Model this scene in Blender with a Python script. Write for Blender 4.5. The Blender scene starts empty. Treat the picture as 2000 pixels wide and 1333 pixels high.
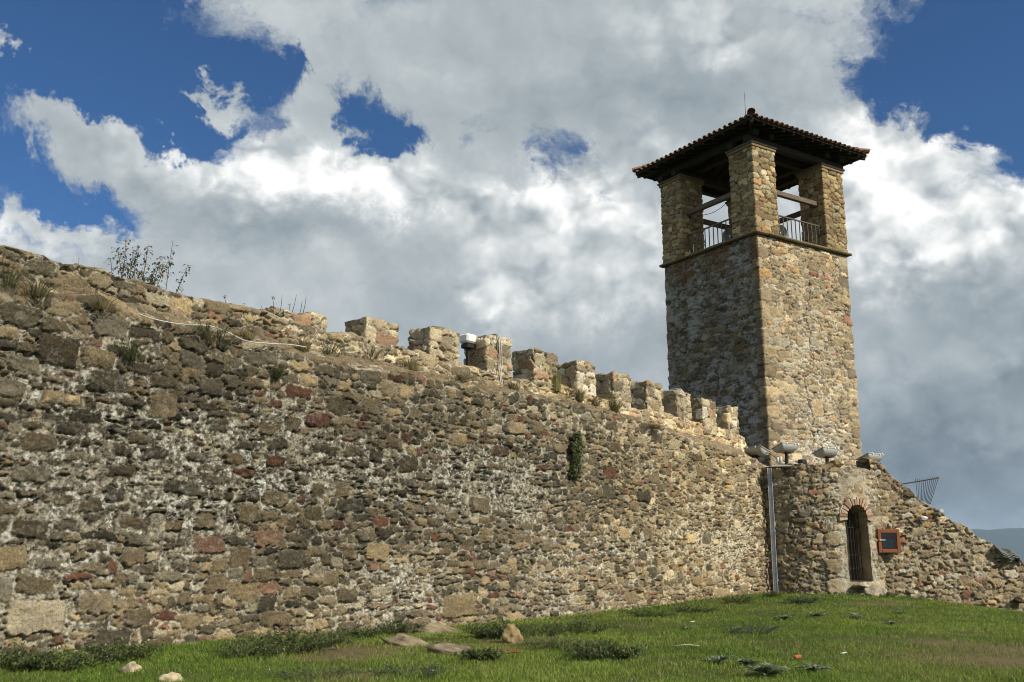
import bpy, bmesh, math, random
import numpy as np
from mathutils import Vector, Matrix, noise as mnoise

R = math.radians
scene = bpy.context.scene
COL = scene.collection
PI = math.pi

# ------------------------------------------------------------------ camera
FPX = 1900.0
PITCH = math.atan(424 / 1900)
CAM = np.array([0.0, 0.0, 1.6])
cam_d = bpy.data.cameras.new('camera')
cam_d.sensor_fit = 'HORIZONTAL'; cam_d.sensor_width = 36.0
cam_d.lens = FPX / 2000 * 36
cam_d.clip_start = 0.05; cam_d.clip_end = 60000
cam = bpy.data.objects.new('camera', cam_d); COL.objects.link(cam)
cam.location = CAM; cam.rotation_euler = (PI / 2 + PITCH, 0, 0)
scene.camera = cam

def ray(x, y):
    """direction of the photograph's pixel (2000 x 1333), used to survey where things stand"""
    X = (x - 1000) / FPX; Y = (666.5 - y) / FPX
    return np.array([X, math.cos(PITCH) - Y * math.sin(PITCH), math.sin(PITCH) + Y * math.cos(PITCH)])
def at_plane(x, y, A, n):
    r = ray(x, y); t = ((A[0] - CAM[0]) * n[0] + (A[1] - CAM[1]) * n[1]) / (r[0] * n[0] + r[1] * n[1])
    return CAM + r * t
def at_Y(x, y, Y):
    r = ray(x, y); return CAM + r * (Y / r[1])

# ------------------------------------------------------------------ noise
_rg = np.random.default_rng(7)
_T = _rg.random((8, 256, 256)).astype(np.float32)
def vn(x, y, s=0):
    T = _T[s % 8]; x = np.asarray(x, np.float32) + 17.3 * s; y = np.asarray(y, np.float32) + 9.7 * s
    ix = np.floor(x).astype(np.int32); iy = np.floor(y).astype(np.int32)
    fx = x - ix; fy = y - iy
    fx = fx * fx * (3 - 2 * fx); fy = fy * fy * (3 - 2 * fy)
    a = ix & 255; b = iy & 255; a1 = (ix + 1) & 255; b1 = (iy + 1) & 255
    return (T[a, b] * (1 - fx) + T[a1, b] * fx) * (1 - fy) + (T[a, b1] * (1 - fx) + T[a1, b1] * fx) * fy
def fbm(x, y, o=4, s=0, g=0.5):
    """0..1, mean 0.5"""
    r = 0; a = 1; t = 0; c, d = math.cos(.6), math.sin(.6)
    for k in range(o):
        r = r + a * vn(x, y, s + k); t += a; a *= g
        x, y = (x * c - y * d) * 2.03, (x * d + y * c) * 2.03
    return r / t
def sm(a, b, x):
    t = np.clip((x - a) / (b - a), 0, 1); return t * t * (3 - 2 * t)
def lerp(a, b, t): return a + (b - a) * t

# ------------------------------------------------------------------ materials
def new_mat(name):
    m = bpy.data.materials.new(name); m.use_nodes = True
    nt = m.node_tree; nt.nodes.clear()
    out = nt.nodes.new('ShaderNodeOutputMaterial'); b = nt.nodes.new('ShaderNodeBsdfPrincipled')
    nt.links.new(b.outputs[0], out.inputs[0])
    return m, nt, b
def noise_node(nt, scale, detail=4, rough=.6, coord='Object'):
    tc = nt.nodes.new('ShaderNodeTexCoord'); n = nt.nodes.new('ShaderNodeTexNoise')
    n.inputs['Scale'].default_value = scale; n.inputs['Detail'].default_value = detail; n.inputs['Roughness'].default_value = rough
    nt.links.new(tc.outputs[coord], n.inputs['Vector']); return n
def mrange(nt, src, a, b, c, d):
    m = nt.nodes.new('ShaderNodeMapRange'); nt.links.new(src, m.inputs[0])
    for i, v in enumerate((a, b, c, d)): m.inputs[i + 1].default_value = v
    return m.outputs[0]
def attr_mat(name, rough=.93, bscale=(60, 18), bump=(.5, .5), var=(.72, 1.28), dist=.01, spec=.2):
    """the colour of each stone or leaf sits in the mesh attribute Col; fine grain and grit come from noise"""
    m, nt, b = new_mat(name)
    a = nt.nodes.new('ShaderNodeAttribute'); a.attribute_name = 'Col'
    n1 = noise_node(nt, bscale[0], 5, .7); n2 = noise_node(nt, bscale[1], 6, .7)
    f1 = mrange(nt, n1.outputs[0], .25, .75, *var)
    mul = nt.nodes.new('ShaderNodeVectorMath'); mul.operation = 'SCALE'
    nt.links.new(a.outputs['Color'], mul.inputs[0]); nt.links.new(f1, mul.inputs['Scale'])
    nt.links.new(mul.outputs[0], b.inputs['Base Color'])
    b.inputs['Roughness'].default_value = rough; b.inputs['Specular IOR Level'].default_value = spec
    add = nt.nodes.new('ShaderNodeMath'); add.operation = 'MULTIPLY_ADD'
    nt.links.new(n2.outputs[0], add.inputs[0]); add.inputs[1].default_value = bump[1] / max(bump[0], 1e-3)
    nt.links.new(n1.outputs[0], add.inputs[2])
    bp = nt.nodes.new('ShaderNodeBump'); bp.inputs['Strength'].default_value = bump[0]; bp.inputs['Distance'].default_value = dist
    nt.links.new(add.outputs[0], bp.inputs['Height']); nt.links.new(bp.outputs[0], b.inputs['Normal'])
    return m
def plain_mat(name, col, rough=.6, metal=0., scale=8., var=.25, bump=.15, spec=.4, stretch=None):
    m, nt, b = new_mat(name)
    n = noise_node(nt, scale, 5, .65)
    if stretch:
        mp = nt.nodes.new('ShaderNodeMapping'); tc = nt.nodes.new('ShaderNodeTexCoord')
        mp.inputs['Scale'].default_value = stretch
        nt.links.new(tc.outputs['Object'], mp.inputs[0]); nt.links.new(mp.outputs[0], n.inputs['Vector'])
    f = mrange(nt, n.outputs[0], .25, .75, 1 - var, 1 + var)
    mul = nt.nodes.new('ShaderNodeVectorMath'); mul.operation = 'SCALE'; mul.inputs[0].default_value = col
    nt.links.new(f, mul.inputs['Scale']); nt.links.new(mul.outputs[0], b.inputs['Base Color'])
    b.inputs['Roughness'].default_value = rough; b.inputs['Metallic'].default_value = metal; b.inputs['Specular IOR Level'].default_value = spec
    bp = nt.nodes.new('ShaderNodeBump'); bp.inputs['Strength'].default_value = bump; bp.inputs['Distance'].default_value = .01
    nt.links.new(n.outputs[0], bp.inputs['Height']); nt.links.new(bp.outputs[0], b.inputs['Normal'])
    return m

M_STONE = attr_mat('rubble_masonry', bscale=(44, 13), bump=(.9, .8), var=(.42, 1.58), dist=.02)
M_ROCK = attr_mat('rock', bscale=(30, 9), bump=(.6, .6), var=(.7, 1.3), dist=.02)
M_TILE = attr_mat('terracotta', rough=.85, bscale=(40, 10), bump=(.3, .3), var=(.6, 1.4))
M_WOOD = plain_mat('dark_timber', (.030, .022, .016), .8, scale=6, var=.4, bump=.4, stretch=(1, 1, 1))
M_BEAM = plain_mat('grey_timber', (.14, .10, .07), .8, scale=9, var=.35, bump=.5)
M_IRON = plain_mat('dark_iron', (.045, .04, .037), .55, .6, scale=30)
M_RAIL = plain_mat('painted_rail', (.10, .085, .07), .5, .2, scale=30)
M_ZINC = plain_mat('zinc', (.45, .45, .45), .5, .6, scale=14, var=.2, bump=.05)
M_LAMP = plain_mat('grey_paint', (.30, .30, .27), .55, .1, scale=18, var=.22, bump=.08)
M_WHITE = plain_mat('white_paint', (.72, .72, .70), .5, scale=20, var=.12, bump=.05)
M_CABLE = plain_mat('pale_plastic', (.50, .49, .45), .5, scale=25, var=.15, bump=.05)
M_RUBBER = plain_mat('black_plastic', (.02, .02, .022), .5, scale=25)
M_CASE = plain_mat('varnished_wood', (.22, .070, .020), .45, scale=10, var=.35, bump=.15, stretch=(6, 6, 1.2))
M_PAPER = plain_mat('faded_paper', (.20, .21, .20), .9, scale=9, var=.4, bump=.02)
M_TARP = attr_mat('tarpaulin', rough=.6, bscale=(25, 6), bump=(.2, .2), var=(.75, 1.2), spec=.4)
M_GATE = plain_mat('weathered_planks', (.055, .042, .03), .85, scale=7, var=.45, bump=.4, stretch=(6, 6, 1))
def leaf_mat(name, transl=.35):
    m, nt, b = new_mat(name)
    a = nt.nodes.new('ShaderNodeAttribute'); a.attribute_name = 'Col'
    nt.links.new(a.outputs['Color'], b.inputs['Base Color']); b.inputs['Roughness'].default_value = .6; b.inputs['Specular IOR Level'].default_value = .25
    t = nt.nodes.new('ShaderNodeBsdfTranslucent'); nt.links.new(a.outputs['Color'], t.inputs[0])
    mx = nt.nodes.new('ShaderNodeMixShader'); mx.inputs[0].default_value = transl
    out = [n for n in nt.nodes if n.type == 'OUTPUT_MATERIAL'][0]
    nt.links.new(b.outputs[0], mx.inputs[1]); nt.links.new(t.outputs[0], mx.inputs[2]); nt.links.new(mx.outputs[0], out.inputs[0])
    return m
M_LEAF = leaf_mat('leaf'); M_GRASS = leaf_mat('grass_blade', .3)
def glass_mat():
    m = bpy.data.materials.new('glass'); m.use_nodes = True; nt = m.node_tree; nt.nodes.clear()
    out = nt.nodes.new('ShaderNodeOutputMaterial'); t = nt.nodes.new('ShaderNodeBsdfTransparent'); g = nt.nodes.new('ShaderNodeBsdfGlossy'); f = nt.nodes.new('ShaderNodeFresnel'); mx = nt.nodes.new('ShaderNodeMixShader')
    t.inputs[0].default_value = (.8, .82, .84, 1); g.inputs['Roughness'].default_value = .05; f.inputs[0].default_value = 1.45
    nt.links.new(f.outputs[0], mx.inputs[0]); nt.links.new(t.outputs[0], mx.inputs[1]); nt.links.new(g.outputs[0], mx.inputs[2]); nt.links.new(mx.outputs[0], out.inputs[0])
    return m
M_GLASS = glass_mat()

# ------------------------------------------------------------------ mesh helpers
def tag(o, label=None, cat=None, group=None, kind=None):
    if label: o['label'] = label
    if cat: o['category'] = cat
    if group: o['group'] = group
    if kind: o['kind'] = kind
    return o
def link(name, me, parent=None):
    o = bpy.data.objects.new(name, me); COL.objects.link(o)
    if parent is not None: o.parent = parent
    return o
def empty(name, loc=(0, 0, 0), rz=0, label=None, cat=None, group=None):
    o = bpy.data.objects.new(name, None); COL.objects.link(o); o.location = loc; o.rotation_euler = (0, 0, rz)
    return tag(o, label, cat, group)
def np_mesh(name, V, quads, C=None, mat=None, smooth=True, tris=None):
    me = bpy.data.meshes.new(name)
    V = np.asarray(V, np.float32)
    me.vertices.add(len(V)); me.vertices.foreach_set('co', V.ravel())
    nq = 0 if quads is None else len(quads); ntr = 0 if tris is None else len(tris)
    loops = np.concatenate([np.asarray(quads, np.int32).ravel() if nq else np.zeros(0, np.int32),
                            np.asarray(tris, np.int32).ravel() if ntr else np.zeros(0, np.int32)])
    me.loops.add(len(loops)); me.loops.foreach_set('vertex_index', loops)
    st = np.concatenate([np.arange(nq) * 4, nq * 4 + np.arange(ntr) * 3]).astype(np.int32)
    me.polygons.add(nq + ntr); me.polygons.foreach_set('loop_start', st)
    me.polygons.foreach_set('use_smooth', np.full(nq + ntr, smooth, bool))
    if C is not None:
        at = me.attributes.new('Col', 'FLOAT_COLOR', 'POINT')
        c4 = np.ones((len(V), 4), np.float32); c4[:, :3] = np.clip(C, 0, 1); at.data.foreach_set('color', c4.ravel())
    me.update(calc_edges=True); me.validate()
    if mat: me.materials.append(mat)
    return me

class MB:
    """collects small shapes into ONE mesh"""
    def __init__(s): s.v = []; s.f = []; s.c = []; s.m = []; s.col = (.5, .5, .5); s.mi = 0; s.sm = []
    def add(s, vs, fs, smooth=False):
        k = len(s.v); s.v += [tuple(map(float, q)) for q in vs]; s.c += [s.col] * len(vs)
        for f in fs: s.f.append([i + k for i in f]); s.m.append(s.mi); s.sm.append(smooth)
    def box(s, c, d, ax=None, ay=None, az=None, bev=0.0):
        """box centred at c with full sizes d along ax, ay, az; bev chamfers every edge"""
        ax = np.array(ax if ax is not None else (1, 0, 0), float); ay = np.array(ay if ay is not None else (0, 1, 0), float)
        az = np.array(az if az is not None else np.cross(ax, ay), float); c = np.array(c, float); h = np.array(d) / 2
        if bev <= 0:
            vs = [c + ax * h[0] * x + ay * h[1] * y + az * h[2] * z for z in (-1, 1) for y in (-1, 1) for x in (-1, 1)]
            s.add(vs, [(0, 2, 3, 1), (4, 5, 7, 6), (0, 1, 5, 4), (2, 6, 7, 3), (0, 4, 6, 2), (1, 3, 7, 5)]); return
        b = min(bev, *(h * .9)); vs = []; idx = {}
        for sx in (-1, 1):
            for sy in (-1, 1):
                for sz in (-1, 1):
                    for k in range(3):
                        q = np.array([h[0] - (b if k != 0 else 0), h[1] - (b if k != 1 else 0), h[2] - (b if k != 2 else 0)]) * (sx, sy, sz)
                        idx[sx, sy, sz, k] = len(vs); vs.append(c + ax * q[0] + ay * q[1] + az * q[2])
        fs = []
        for k in range(3):
            o = [i for i in range(3) if i != k]
            for sg in (-1, 1):
                ring = []
                for a, e in ((-1, -1), (1, -1), (1, 1), (-1, 1)):
                    t = [0, 0, 0]; t[k] = sg; t[o[0]] = a; t[o[1]] = e; ring.append(idx[(*t, k)])
                fs.append(ring)
        for k in range(3):
            o = [i for i in range(3) if i != k]
            for a in (-1, 1):
                for e in (-1, 1):
                    q = []
                    for sg, kk in ((-1, o[0]), (1, o[0]), (1, o[1]), (-1, o[1])):
                        t = [0, 0, 0]; t[k] = sg; t[o[0]] = a; t[o[1]] = e; q.append(idx[(*t, kk)])
                    fs.append(q)
        for sx in (-1, 1):
            for sy in (-1, 1):
                for sz in (-1, 1): fs.append([idx[sx, sy, sz, k] for k in range(3)])
        # outward orientation
        for f in fs:
            p = [vs[i] for i in f]; nn = np.cross(p[1] - p[0], p[2] - p[0]); m = sum(p) / len(p) - c
            if np.dot(nn, m) < 0: f.reverse()
        s.add(vs, fs)
    def bar(s, a, b, w, h=None, up=(0, 0, 1), bev=0.0):
        a = np.array(a, float); b = np.array(b, float); t = b - a; L = np.linalg.norm(t); t /= L
        u = np.array(up, float); y = np.cross(u, t); y /= np.linalg.norm(y); z = np.cross(t, y)
        s.box((a + b) / 2, (L, w, h or w), t, y, z, bev)
    def tube(s, pts, r, n=6, cap=True):
        pts = [np.array(p, float) for p in pts]; rs = r if hasattr(r, '__len__') else [r] * len(pts)
        vs = []; fs = []; prev = None
        for i, p in enumerate(pts):
            t = pts[min(i + 1, len(pts) - 1)] - pts[max(i - 1, 0)]; t = t / (np.linalg.norm(t) + 1e-9)
            if prev is None:
                a = np.array((0, 0, 1.)) if abs(t[2]) < .9 else np.array((1., 0, 0)); u = np.cross(t, a)
            else: u = prev - t * np.dot(prev, t)
            u /= np.linalg.norm(u); prev = u; w = np.cross(t, u)
            for k in range(n):
                g = 2 * PI * k / n; vs.append(p + rs[i] * (u * math.cos(g) + w * math.sin(g)))
        for i in range(len(pts) - 1):
            for k in range(n): fs.append((i * n + k, i * n + (k + 1) % n, (i + 1) * n + (k + 1) % n, (i + 1) * n + k))
        if cap: fs.append(tuple(range(n))[::-1]); fs.append(tuple((len(pts) - 1) * n + k for k in range(n)))
        s.add(vs, fs, True)
    def lathe(s, o, axis, prof, n=20):
        """prof: list of (distance along axis, radius)"""
        o = np.array(o, float); t = np.array(axis, float); t /= np.linalg.norm(t)
        a = np.array((0, 0, 1.)) if abs(t[2]) < .9 else np.array((1., 0, 0)); u = np.cross(t, a); u /= np.linalg.norm(u); w = np.cross(t, u)
        vs = []; fs = []
        for d, r in prof:
            for k in range(n):
                g = 2 * PI * k / n; vs.append(o + t * d + r * (u * math.cos(g) + w * math.sin(g)))
        for i in range(len(prof) - 1):
            for k in range(n): fs.append((i * n + k, i * n + (k + 1) % n, (i + 1) * n + (k + 1) % n, (i + 1) * n + k))
        s.add(vs, fs, True)
    def build(s, name, mats, parent=None):
        me = bpy.data.meshes.new(name); me.from_pydata(s.v, [], s.f)
        at = me.attributes.new('Col', 'FLOAT_COLOR', 'POINT')
        at.data.foreach_set('color', np.concatenate([np.array(s.c, np.float32), np.ones((len(s.c), 1), np.float32)], 1).ravel())
        for m in (mats if isinstance(mats, (list, tuple)) else [mats]): me.materials.append(m)
        me.polygons.foreach_set('material_index', s.m); me.polygons.foreach_set('use_smooth', s.sm); me.update()
        return link(name, me, parent)

# ------------------------------------------------------------------ rubble masonry: every stone laid, then relief and colour per point
def layout(rng, u0, u1, v0, v1, big=(0, .3, .5, .2, .32), course=(.09, .19, .12, .4), fill=.85, chips=1500, pre=(), cell=.02, scale=None, bigzone=None, rf=(.2, .46)):
    nu = int((u1 - u0) / cell) + 2; nv = int((v1 - v0) / cell) + 2
    occ = np.zeros((nu, nv), bool); S = []
    def put(cu, cv, w, h, rot, thr=.02, shrink=.92, force=False):
        a = int((cu - w / 2 * shrink - u0) / cell); b = int((cu + w / 2 * shrink - u0) / cell) + 1
        c = int((cv - h / 2 * shrink - v0) / cell); d = int((cv + h / 2 * shrink - v0) / cell) + 1
        if b <= 0 or d <= 0 or a >= nu or c >= nv: return False
        a = max(a, 0); c = max(c, 0)
        w_ = occ[a:b, c:d]
        if not force and w_.mean() > thr: return False
        occ[a:b, c:d] = True
        S.append((cu, cv, w / 2, h / 2, rot, min(w, h) * rng.uniform(*rf), rng.uniform(-.3, .3))); return True
    for p in pre: put(*p, 0, force=True)
    for k in range(big[0]):
        cu = rng.uniform(u0, u1); cv = rng.uniform(v0, v1)
        if bigzone is not None and rng.random() > bigzone(cu, cv): continue
        put(cu, cv, rng.uniform(big[1], big[2]), rng.uniform(big[3], big[4]), rng.normal(0, .07))
    v = v0
    while v < v1:
        h = rng.uniform(course[0], course[1]) * (1.25 if rng.random() < .2 else 1); u = u0 + rng.uniform(-.2, 0)
        while u < u1:
            sc = scale(u, v) if scale else 1.0
            w = (course[2] + (course[3] - course[2]) * rng.random() ** 1.6) * sc; hh = h * rng.uniform(.72, 1.08)
            if rng.random() < fill: put(u + w / 2, v + h / 2 + rng.normal(0, .018), w, hh, rng.normal(0, .05), .12, .9)
            u += w + rng.uniform(0, .03)
        v += h
    for k in range(chips):
        cu = rng.uniform(u0, u1); cv = rng.uniform(v0, v1); w = rng.uniform(.05, .16); put(cu, cv, w, w * rng.uniform(.4, .9), rng.normal(0, .25), .05)
    return np.array(S)

def masonry(rng, us, vs, S, pal, tol, joint=.012, bulge=.03, prot=.022, mort=(.25, .23, .17), mort_rec=.02, seed=0, warp=.03, colfn=None, rough=.010, dark_gap=.5, rag=1.0, pit=1.0, lump=1.0):
    """returns relief H (m) and colour C on the grid us x vs. pal(rng, u, v) -> (n,3) colours of stones; tol: array or number, how far stones grow into the mortar"""
    us = np.asarray(us, np.float32); vs = np.asarray(vs, np.float32)
    U, V = np.meshgrid(us, vs, indexing='ij')
    wu = U + warp * (fbm(U * 7, V * 7, 3, seed) - .5) * 2 + .05 * (fbm(U * 1.3, V * 1.3, 2, seed + 3) - .5)
    wv = V + warp * .8 * (fbm(U * 7 + 31, V * 7, 3, seed + 1) - .5) * 2 + .14 * (fbm(U * .8, V * .8, 2, seed + 5) - .5)
    D1 = np.full(U.shape, 9., np.float32); D2 = np.full(U.shape, 9., np.float32); ID = np.zeros(U.shape, np.int32)
    mg = .13 + warp
    for k, (cu, cv, hw, hh, rot, r, tap) in enumerate(S):
        a, b = np.searchsorted(us, (cu - hw - mg, cu + hw + mg)); c, d = np.searchsorted(vs, (cv - hh - mg - .07, cv + hh + mg + .07))
        if a >= b or c >= d: continue
        x = wu[a:b, c:d] - cu; y = wv[a:b, c:d] - cv
        if rot: x, y = x + rot * y, y - rot * x
        qx = np.abs(x) - (hw * (1 + tap * np.clip(y / hh, -1, 1) * .5) - r); qy = np.abs(y + tap * .12 * x) - (hh - r)
        dd = np.hypot(np.maximum(qx, 0), np.maximum(qy, 0)) + np.minimum(np.maximum(qx, qy), 0) - r
        s1 = D1[a:b, c:d]; s2 = D2[a:b, c:d]; cl = dd < s1
        D2[a:b, c:d] = np.where(cl, s1, np.minimum(s2, dd)); ID[a:b, c:d] = np.where(cl, k, ID[a:b, c:d]); D1[a:b, c:d] = np.where(cl, dd, s1)
    n = len(S)
    fine = fbm(U * 28, V * 28, 4, seed + 2, .6); mid = fbm(U * 9, V * 11, 4, seed + 4, .55)
    e = np.minimum(tol - D1, .5 * (D2 - D1) - joint) + ((fine - .5) * .055 + (mid - .5) * .06) * rag
    stone = sm(-.002, .010, e)
    pr = rng.normal(0, prot, n); tx = rng.normal(0, .10, n); ty = rng.normal(.03, .12, n); bl = rng.uniform(.6, 1.3, n) * bulge
    du = U - S[ID, 0]; dv = V - S[ID, 1]
    face = (1 - np.exp(-np.maximum(e, 0) / .022))
    hs = pr[ID] + bl[ID] * face + np.clip(tx[ID] * du + ty[ID] * dv, -.03 * lump, .03 * lump) + (mid - .5) * .05 * lump + (fine - .5) * rough * 2.2
    gap = sm(.52, .72, fbm(U * 3.1, V * 3.1, 3, seed + 6)) * sm(.02, -.012, np.abs(e + .012) - .006) * dark_gap
    hm = -mort_rec - .02 * sm(.46, .36, fbm(U * 24, V * 24, 4, seed + 5, .75)) * pit + (fbm(U * 6, V * 6, 5, seed + 7, .65) - .5) * .075 + (fine - .5) * .045 - gap * .07
    crack = np.exp(-((e + .003) / .006) ** 2) * sm(.36, .60, fbm(U * 2.3, V * 2.3, 3, seed + 1) + .06)
    hm = hm - .018 * crack; hs = hs - .010 * crack
    H = np.where(hm > hs, hm * .6 + hs * .4, lerp(hm, hs, stone))
    base = pal(rng, S[:, 0], S[:, 1])
    base = base * np.exp(rng.normal(0, .22, (n, 1)))
    cs = base[ID]
    vein = fbm(U * 5 + 3.1 * (ID % 37), V * 12 + 1.7 * (ID % 29), 4, seed + 1, .6)
    cs = cs * (0.55 + .9 * vein[..., None]) 
    lich = sm(.60, .70, fbm(U * 13, V * 13, 4, seed + 3, .6))[..., None] * .55
    cs = lerp(cs, np.array((.24, .23, .17)), lich * (rng.random(n)[ID][..., None] ** 2))
    pits = fbm(U * 24, V * 24, 4, seed + 5, .75); ms = np.array(mort) * (1 + pit * 1.9 * (pits - .5) + .5 * (fbm(U * 4, V * 4, 3, seed) - .5))[..., None]
    ms = ms * (1 - .75 * pit * sm(.44, .34, pits))[..., None]
    C = lerp(ms, cs, stone[..., None])
    C = C * (1 - .50 * crack[..., None])          # dirt in the joints
    if colfn is not None: C = colfn(U, V, C, stone, H)
    return H.astype(np.float32), C.astype(np.float32), stone

def pick(rng, n, pal, p):
    pal = np.array(pal); p = np.array(p, float); p = p / p.sum(axis=-1, keepdims=True)
    if p.ndim == 1: return pal[rng.choice(len(pal), n, p=p)]
    c = np.cumsum(p, 1); return pal[np.minimum((rng.random((n, 1)) > c).sum(1), len(pal) - 1)]

def sweep(name, parent, us, vs, H, C, pos, nrm, prof, top, cap=None, capcol=None, hole=None, closed=False, mat=None, capnoise=.03, smooth=True):
    """pos, nrm: (nu,2) arrays along the wall line; prof(U,V) -> offset, z, ch, sh; top: (nu,) end of the profile;
    cap: list of (nu,3) rings that close the top"""
    nu, nv = len(us), len(vs)
    J = np.arange(nv)[None, :]; jt = np.clip(np.searchsorted(vs, top) - 1, 0, nv - 1)[:, None]
    JJ = np.minimum(J, jt)
    H = np.take_along_axis(H, JJ, 1); C = np.take_along_axis(C, JJ[..., None].repeat(3, 2), 1)
    Vc = np.minimum(vs[None, :].repeat(nu, 0), top[:, None])
    U = us[:, None].repeat(nv, 1)
    off, z, ch, sh = prof(U, Vc)
    P = np.empty((nu, nv, 3), np.float32)
    o = off + H * ch
    P[..., 0] = pos[:, None, 0] + nrm[:, None, 0] * o; P[..., 1] = pos[:, None, 1] + nrm[:, None, 1] * o; P[..., 2] = z + H * sh
    rows = [P]; cols = [C]
    if cap:
        for k, ring in enumerate(cap(P[:, -1, :])):
            rows.append(ring[:, None, :]); cols.append(np.asarray(capcol(k) if callable(capcol) else C[:, -1, :] * .9 if capcol is None else np.broadcast_to(capcol, (nu, 3)))[:, None, :])
    P = np.concatenate(rows, 1).astype(np.float32); C = np.concatenate(cols, 1)
    nr = P.shape[1]
    I = np.arange(nu * nr).reshape(nu, nr)
    if closed: I = np.concatenate([I, I[:1]], 0)
    q = np.stack([I[:-1, :-1], I[1:, :-1], I[1:, 1:], I[:-1, 1:]], -1)
    keep = np.ones(q.shape[:2], bool)
    a = vs[None, :-1] >= top[:, None]
    if closed: a = np.concatenate([a, a[:1]], 0)
    keep[:, :nv - 1] &= ~(a[:-1] & a[1:])
    if hole is not None:
        uc = .5 * (us[:-1] + us[1:]); vc = .5 * (vs[:-1] + vs[1:])
        hh = hole(*np.meshgrid(uc, vc, indexing='ij')); keep[:hh.shape[0], :nv - 1] &= ~hh
    q = q[keep].reshape(-1, 4)
    used = np.zeros(nu * nr, bool); used[q.ravel()] = True; mp = np.cumsum(used) - 1
    return link(name, np_mesh(name, P.reshape(-1, 3)[used], mp[q], C.reshape(-1, 3)[used], mat or M_STONE, smooth), parent)

def rect_curve(c, e1, e2, L1, L2, r):
    """rounded rectangle, starts and ends at the corner away from c; returns dense points, normals, arc lengths"""
    c = np.array(c, float); e1 = np.array(e1); e2 = np.array(e2)
    corners = [(c + e2 * L2, -e1 * 0 + e2, -e1), (c, -e2, e1), (c + e1 * L1, e1, e2), (c + e1 * L1 + e2 * L2, e2, -e1)]
    pts = []; nr = []
    K = [c + e1 * L1 + e2 * L2, c + e2 * L2, c, c + e1 * L1]; D = [-e1, -e2, e1, e2]
    for k in range(4):
        a = K[k]; d = D[k]; L = (L1, L2, L1, L2)[k]; n = np.array((d[1], -d[0]))
        for t in (r, L - r): pts.append(a + d * t); nr.append(n)
        d2 = D[(k + 1) % 4]; n2 = np.array((d2[1], -d2[0])); ce = a + d * (L - r) - n * r
        for g in np.linspace(0, PI / 2, 7)[1:-1]:
            nn = n * math.cos(g) + n2 * math.sin(g); pts.append(ce + nn * r); nr.append(nn)
    pts.append(pts[0]); nr.append(nr[0])
    pts = np.array(pts); nr = np.array(nr); s = np.concatenate([[0], np.cumsum(np.linalg.norm(np.diff(pts, axis=0), axis=1))])
    return pts, nr, s
def along(curve, us):
    pts, nr, s = curve
    p = np.stack([np.interp(us, s, pts[:, i]) for i in (0, 1)], 1); n = np.stack([np.interp(us, s, nr[:, i]) for i in (0, 1)], 1)
    return p, n / np.linalg.norm(n, axis=1, keepdims=True)

def masonry_block(name, parent, c, e1, e2, L1, L2, z0, z1, step, rng, pal, lay={}, mas={}, top_jag=.02, bat=0., seed=0, capcol=(.24, .2, .13), rad=.035):
    curve = rect_curve(c, e1, e2, L1, L2, rad); Lp = curve[2][-1]
    us = np.arange(0, Lp - step * .5, step); vs = np.arange(z0, z1 + .1, step)
    S = layout(rng, 0, Lp, z0 - .05, z1 + .05, **lay)
    H, C, _ = masonry(rng, us, vs, S, pal, seed=seed, **mas)
    pos, nrm = along(curve, us)
    top = z1 + (vn(us * 5, us * 0 + seed, 1) - .5) * 2 * top_jag + (vn(us * 1.6, us * 0 + seed + 9, 2) - .5) * 2 * top_jag
    ctr = np.array(c) + np.array(e1) * L1 / 2 + np.array(e2) * L2 / 2
    def prof(U, V): return -bat * (V - z0), V, np.ones_like(V), np.zeros_like(V)
    def cap(last):
        out = []
        for s in (.93, .75, .5, .25, .0):
            q = last.copy(); q[:, :2] = ctr + (last[:, :2] - ctr) * s
            q[:, 2] = last[:, 2] * s + (1 - s) * z1 + .012 + (vn(q[:, 0] * 9, q[:, 1] * 9, seed + 2) - .5) * .05 * (s > 0)
            out.append(q)
        return out
    return sweep(name, parent, us, vs, H, C, pos, nrm, prof, top, cap, np.array(capcol), closed=True)

# ------------------------------------------------------------------ ground height
def softp(x, k=1.0): return np.log1p(np.exp(np.clip(x / k, -40, 40))) * k
def ground_z(X, Y):
    X = np.asarray(X, float); Y = np.asarray(Y, float)
    z = .55 * sm(0, 9, Y) + .20 * sm(17, 24, Y) - .135 * softp(X - 8.9, .4) * sm(14, 24, Y) - .05 * softp(X - 7, 1) * sm(24, 10, Y)
    z = z + .06 * (fbm(X * .35, Y * .35, 3, 3) - .5) + .03 * (fbm(X * 1.7, Y * 1.7, 2, 5) - .5)
    r = np.hypot(X - 5, Y - 16)
    far = np.maximum(r - 26, 0)
    z = z - 70 * sm(0, 420, far) - .1 * np.minimum(far, 60)
    z = np.maximum(z, -76) 
    return z + sm(150, 900, r) * 6 * (fbm(X * .004, Y * .004, 4, 2) - .5)
def gz(x, y): return float(ground_z(np.array([x]), np.array([y]))[0])

# ------------------------------------------------------------------ MAIN RUBBLE WALL
P1 = np.array([6.31, 24.5]); WD = np.array([.658, .753]); WD /= np.linalg.norm(WD); WN = np.array([WD[1], -WD[0]])
U_END = 22.0
def wall_xy(u, s=0): return P1 + WD * (u - U_END) - WN * s
def on_wall(x, y, s=0):
    P = at_plane(x, y, P1 - WN * s, WN); return float(np.dot(P[:2] - P1, WD)) + U_END, float(P[2])
def wp(u, z, s=0):
    q = wall_xy(u, s); return np.array([q[0], q[1], z])

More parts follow.
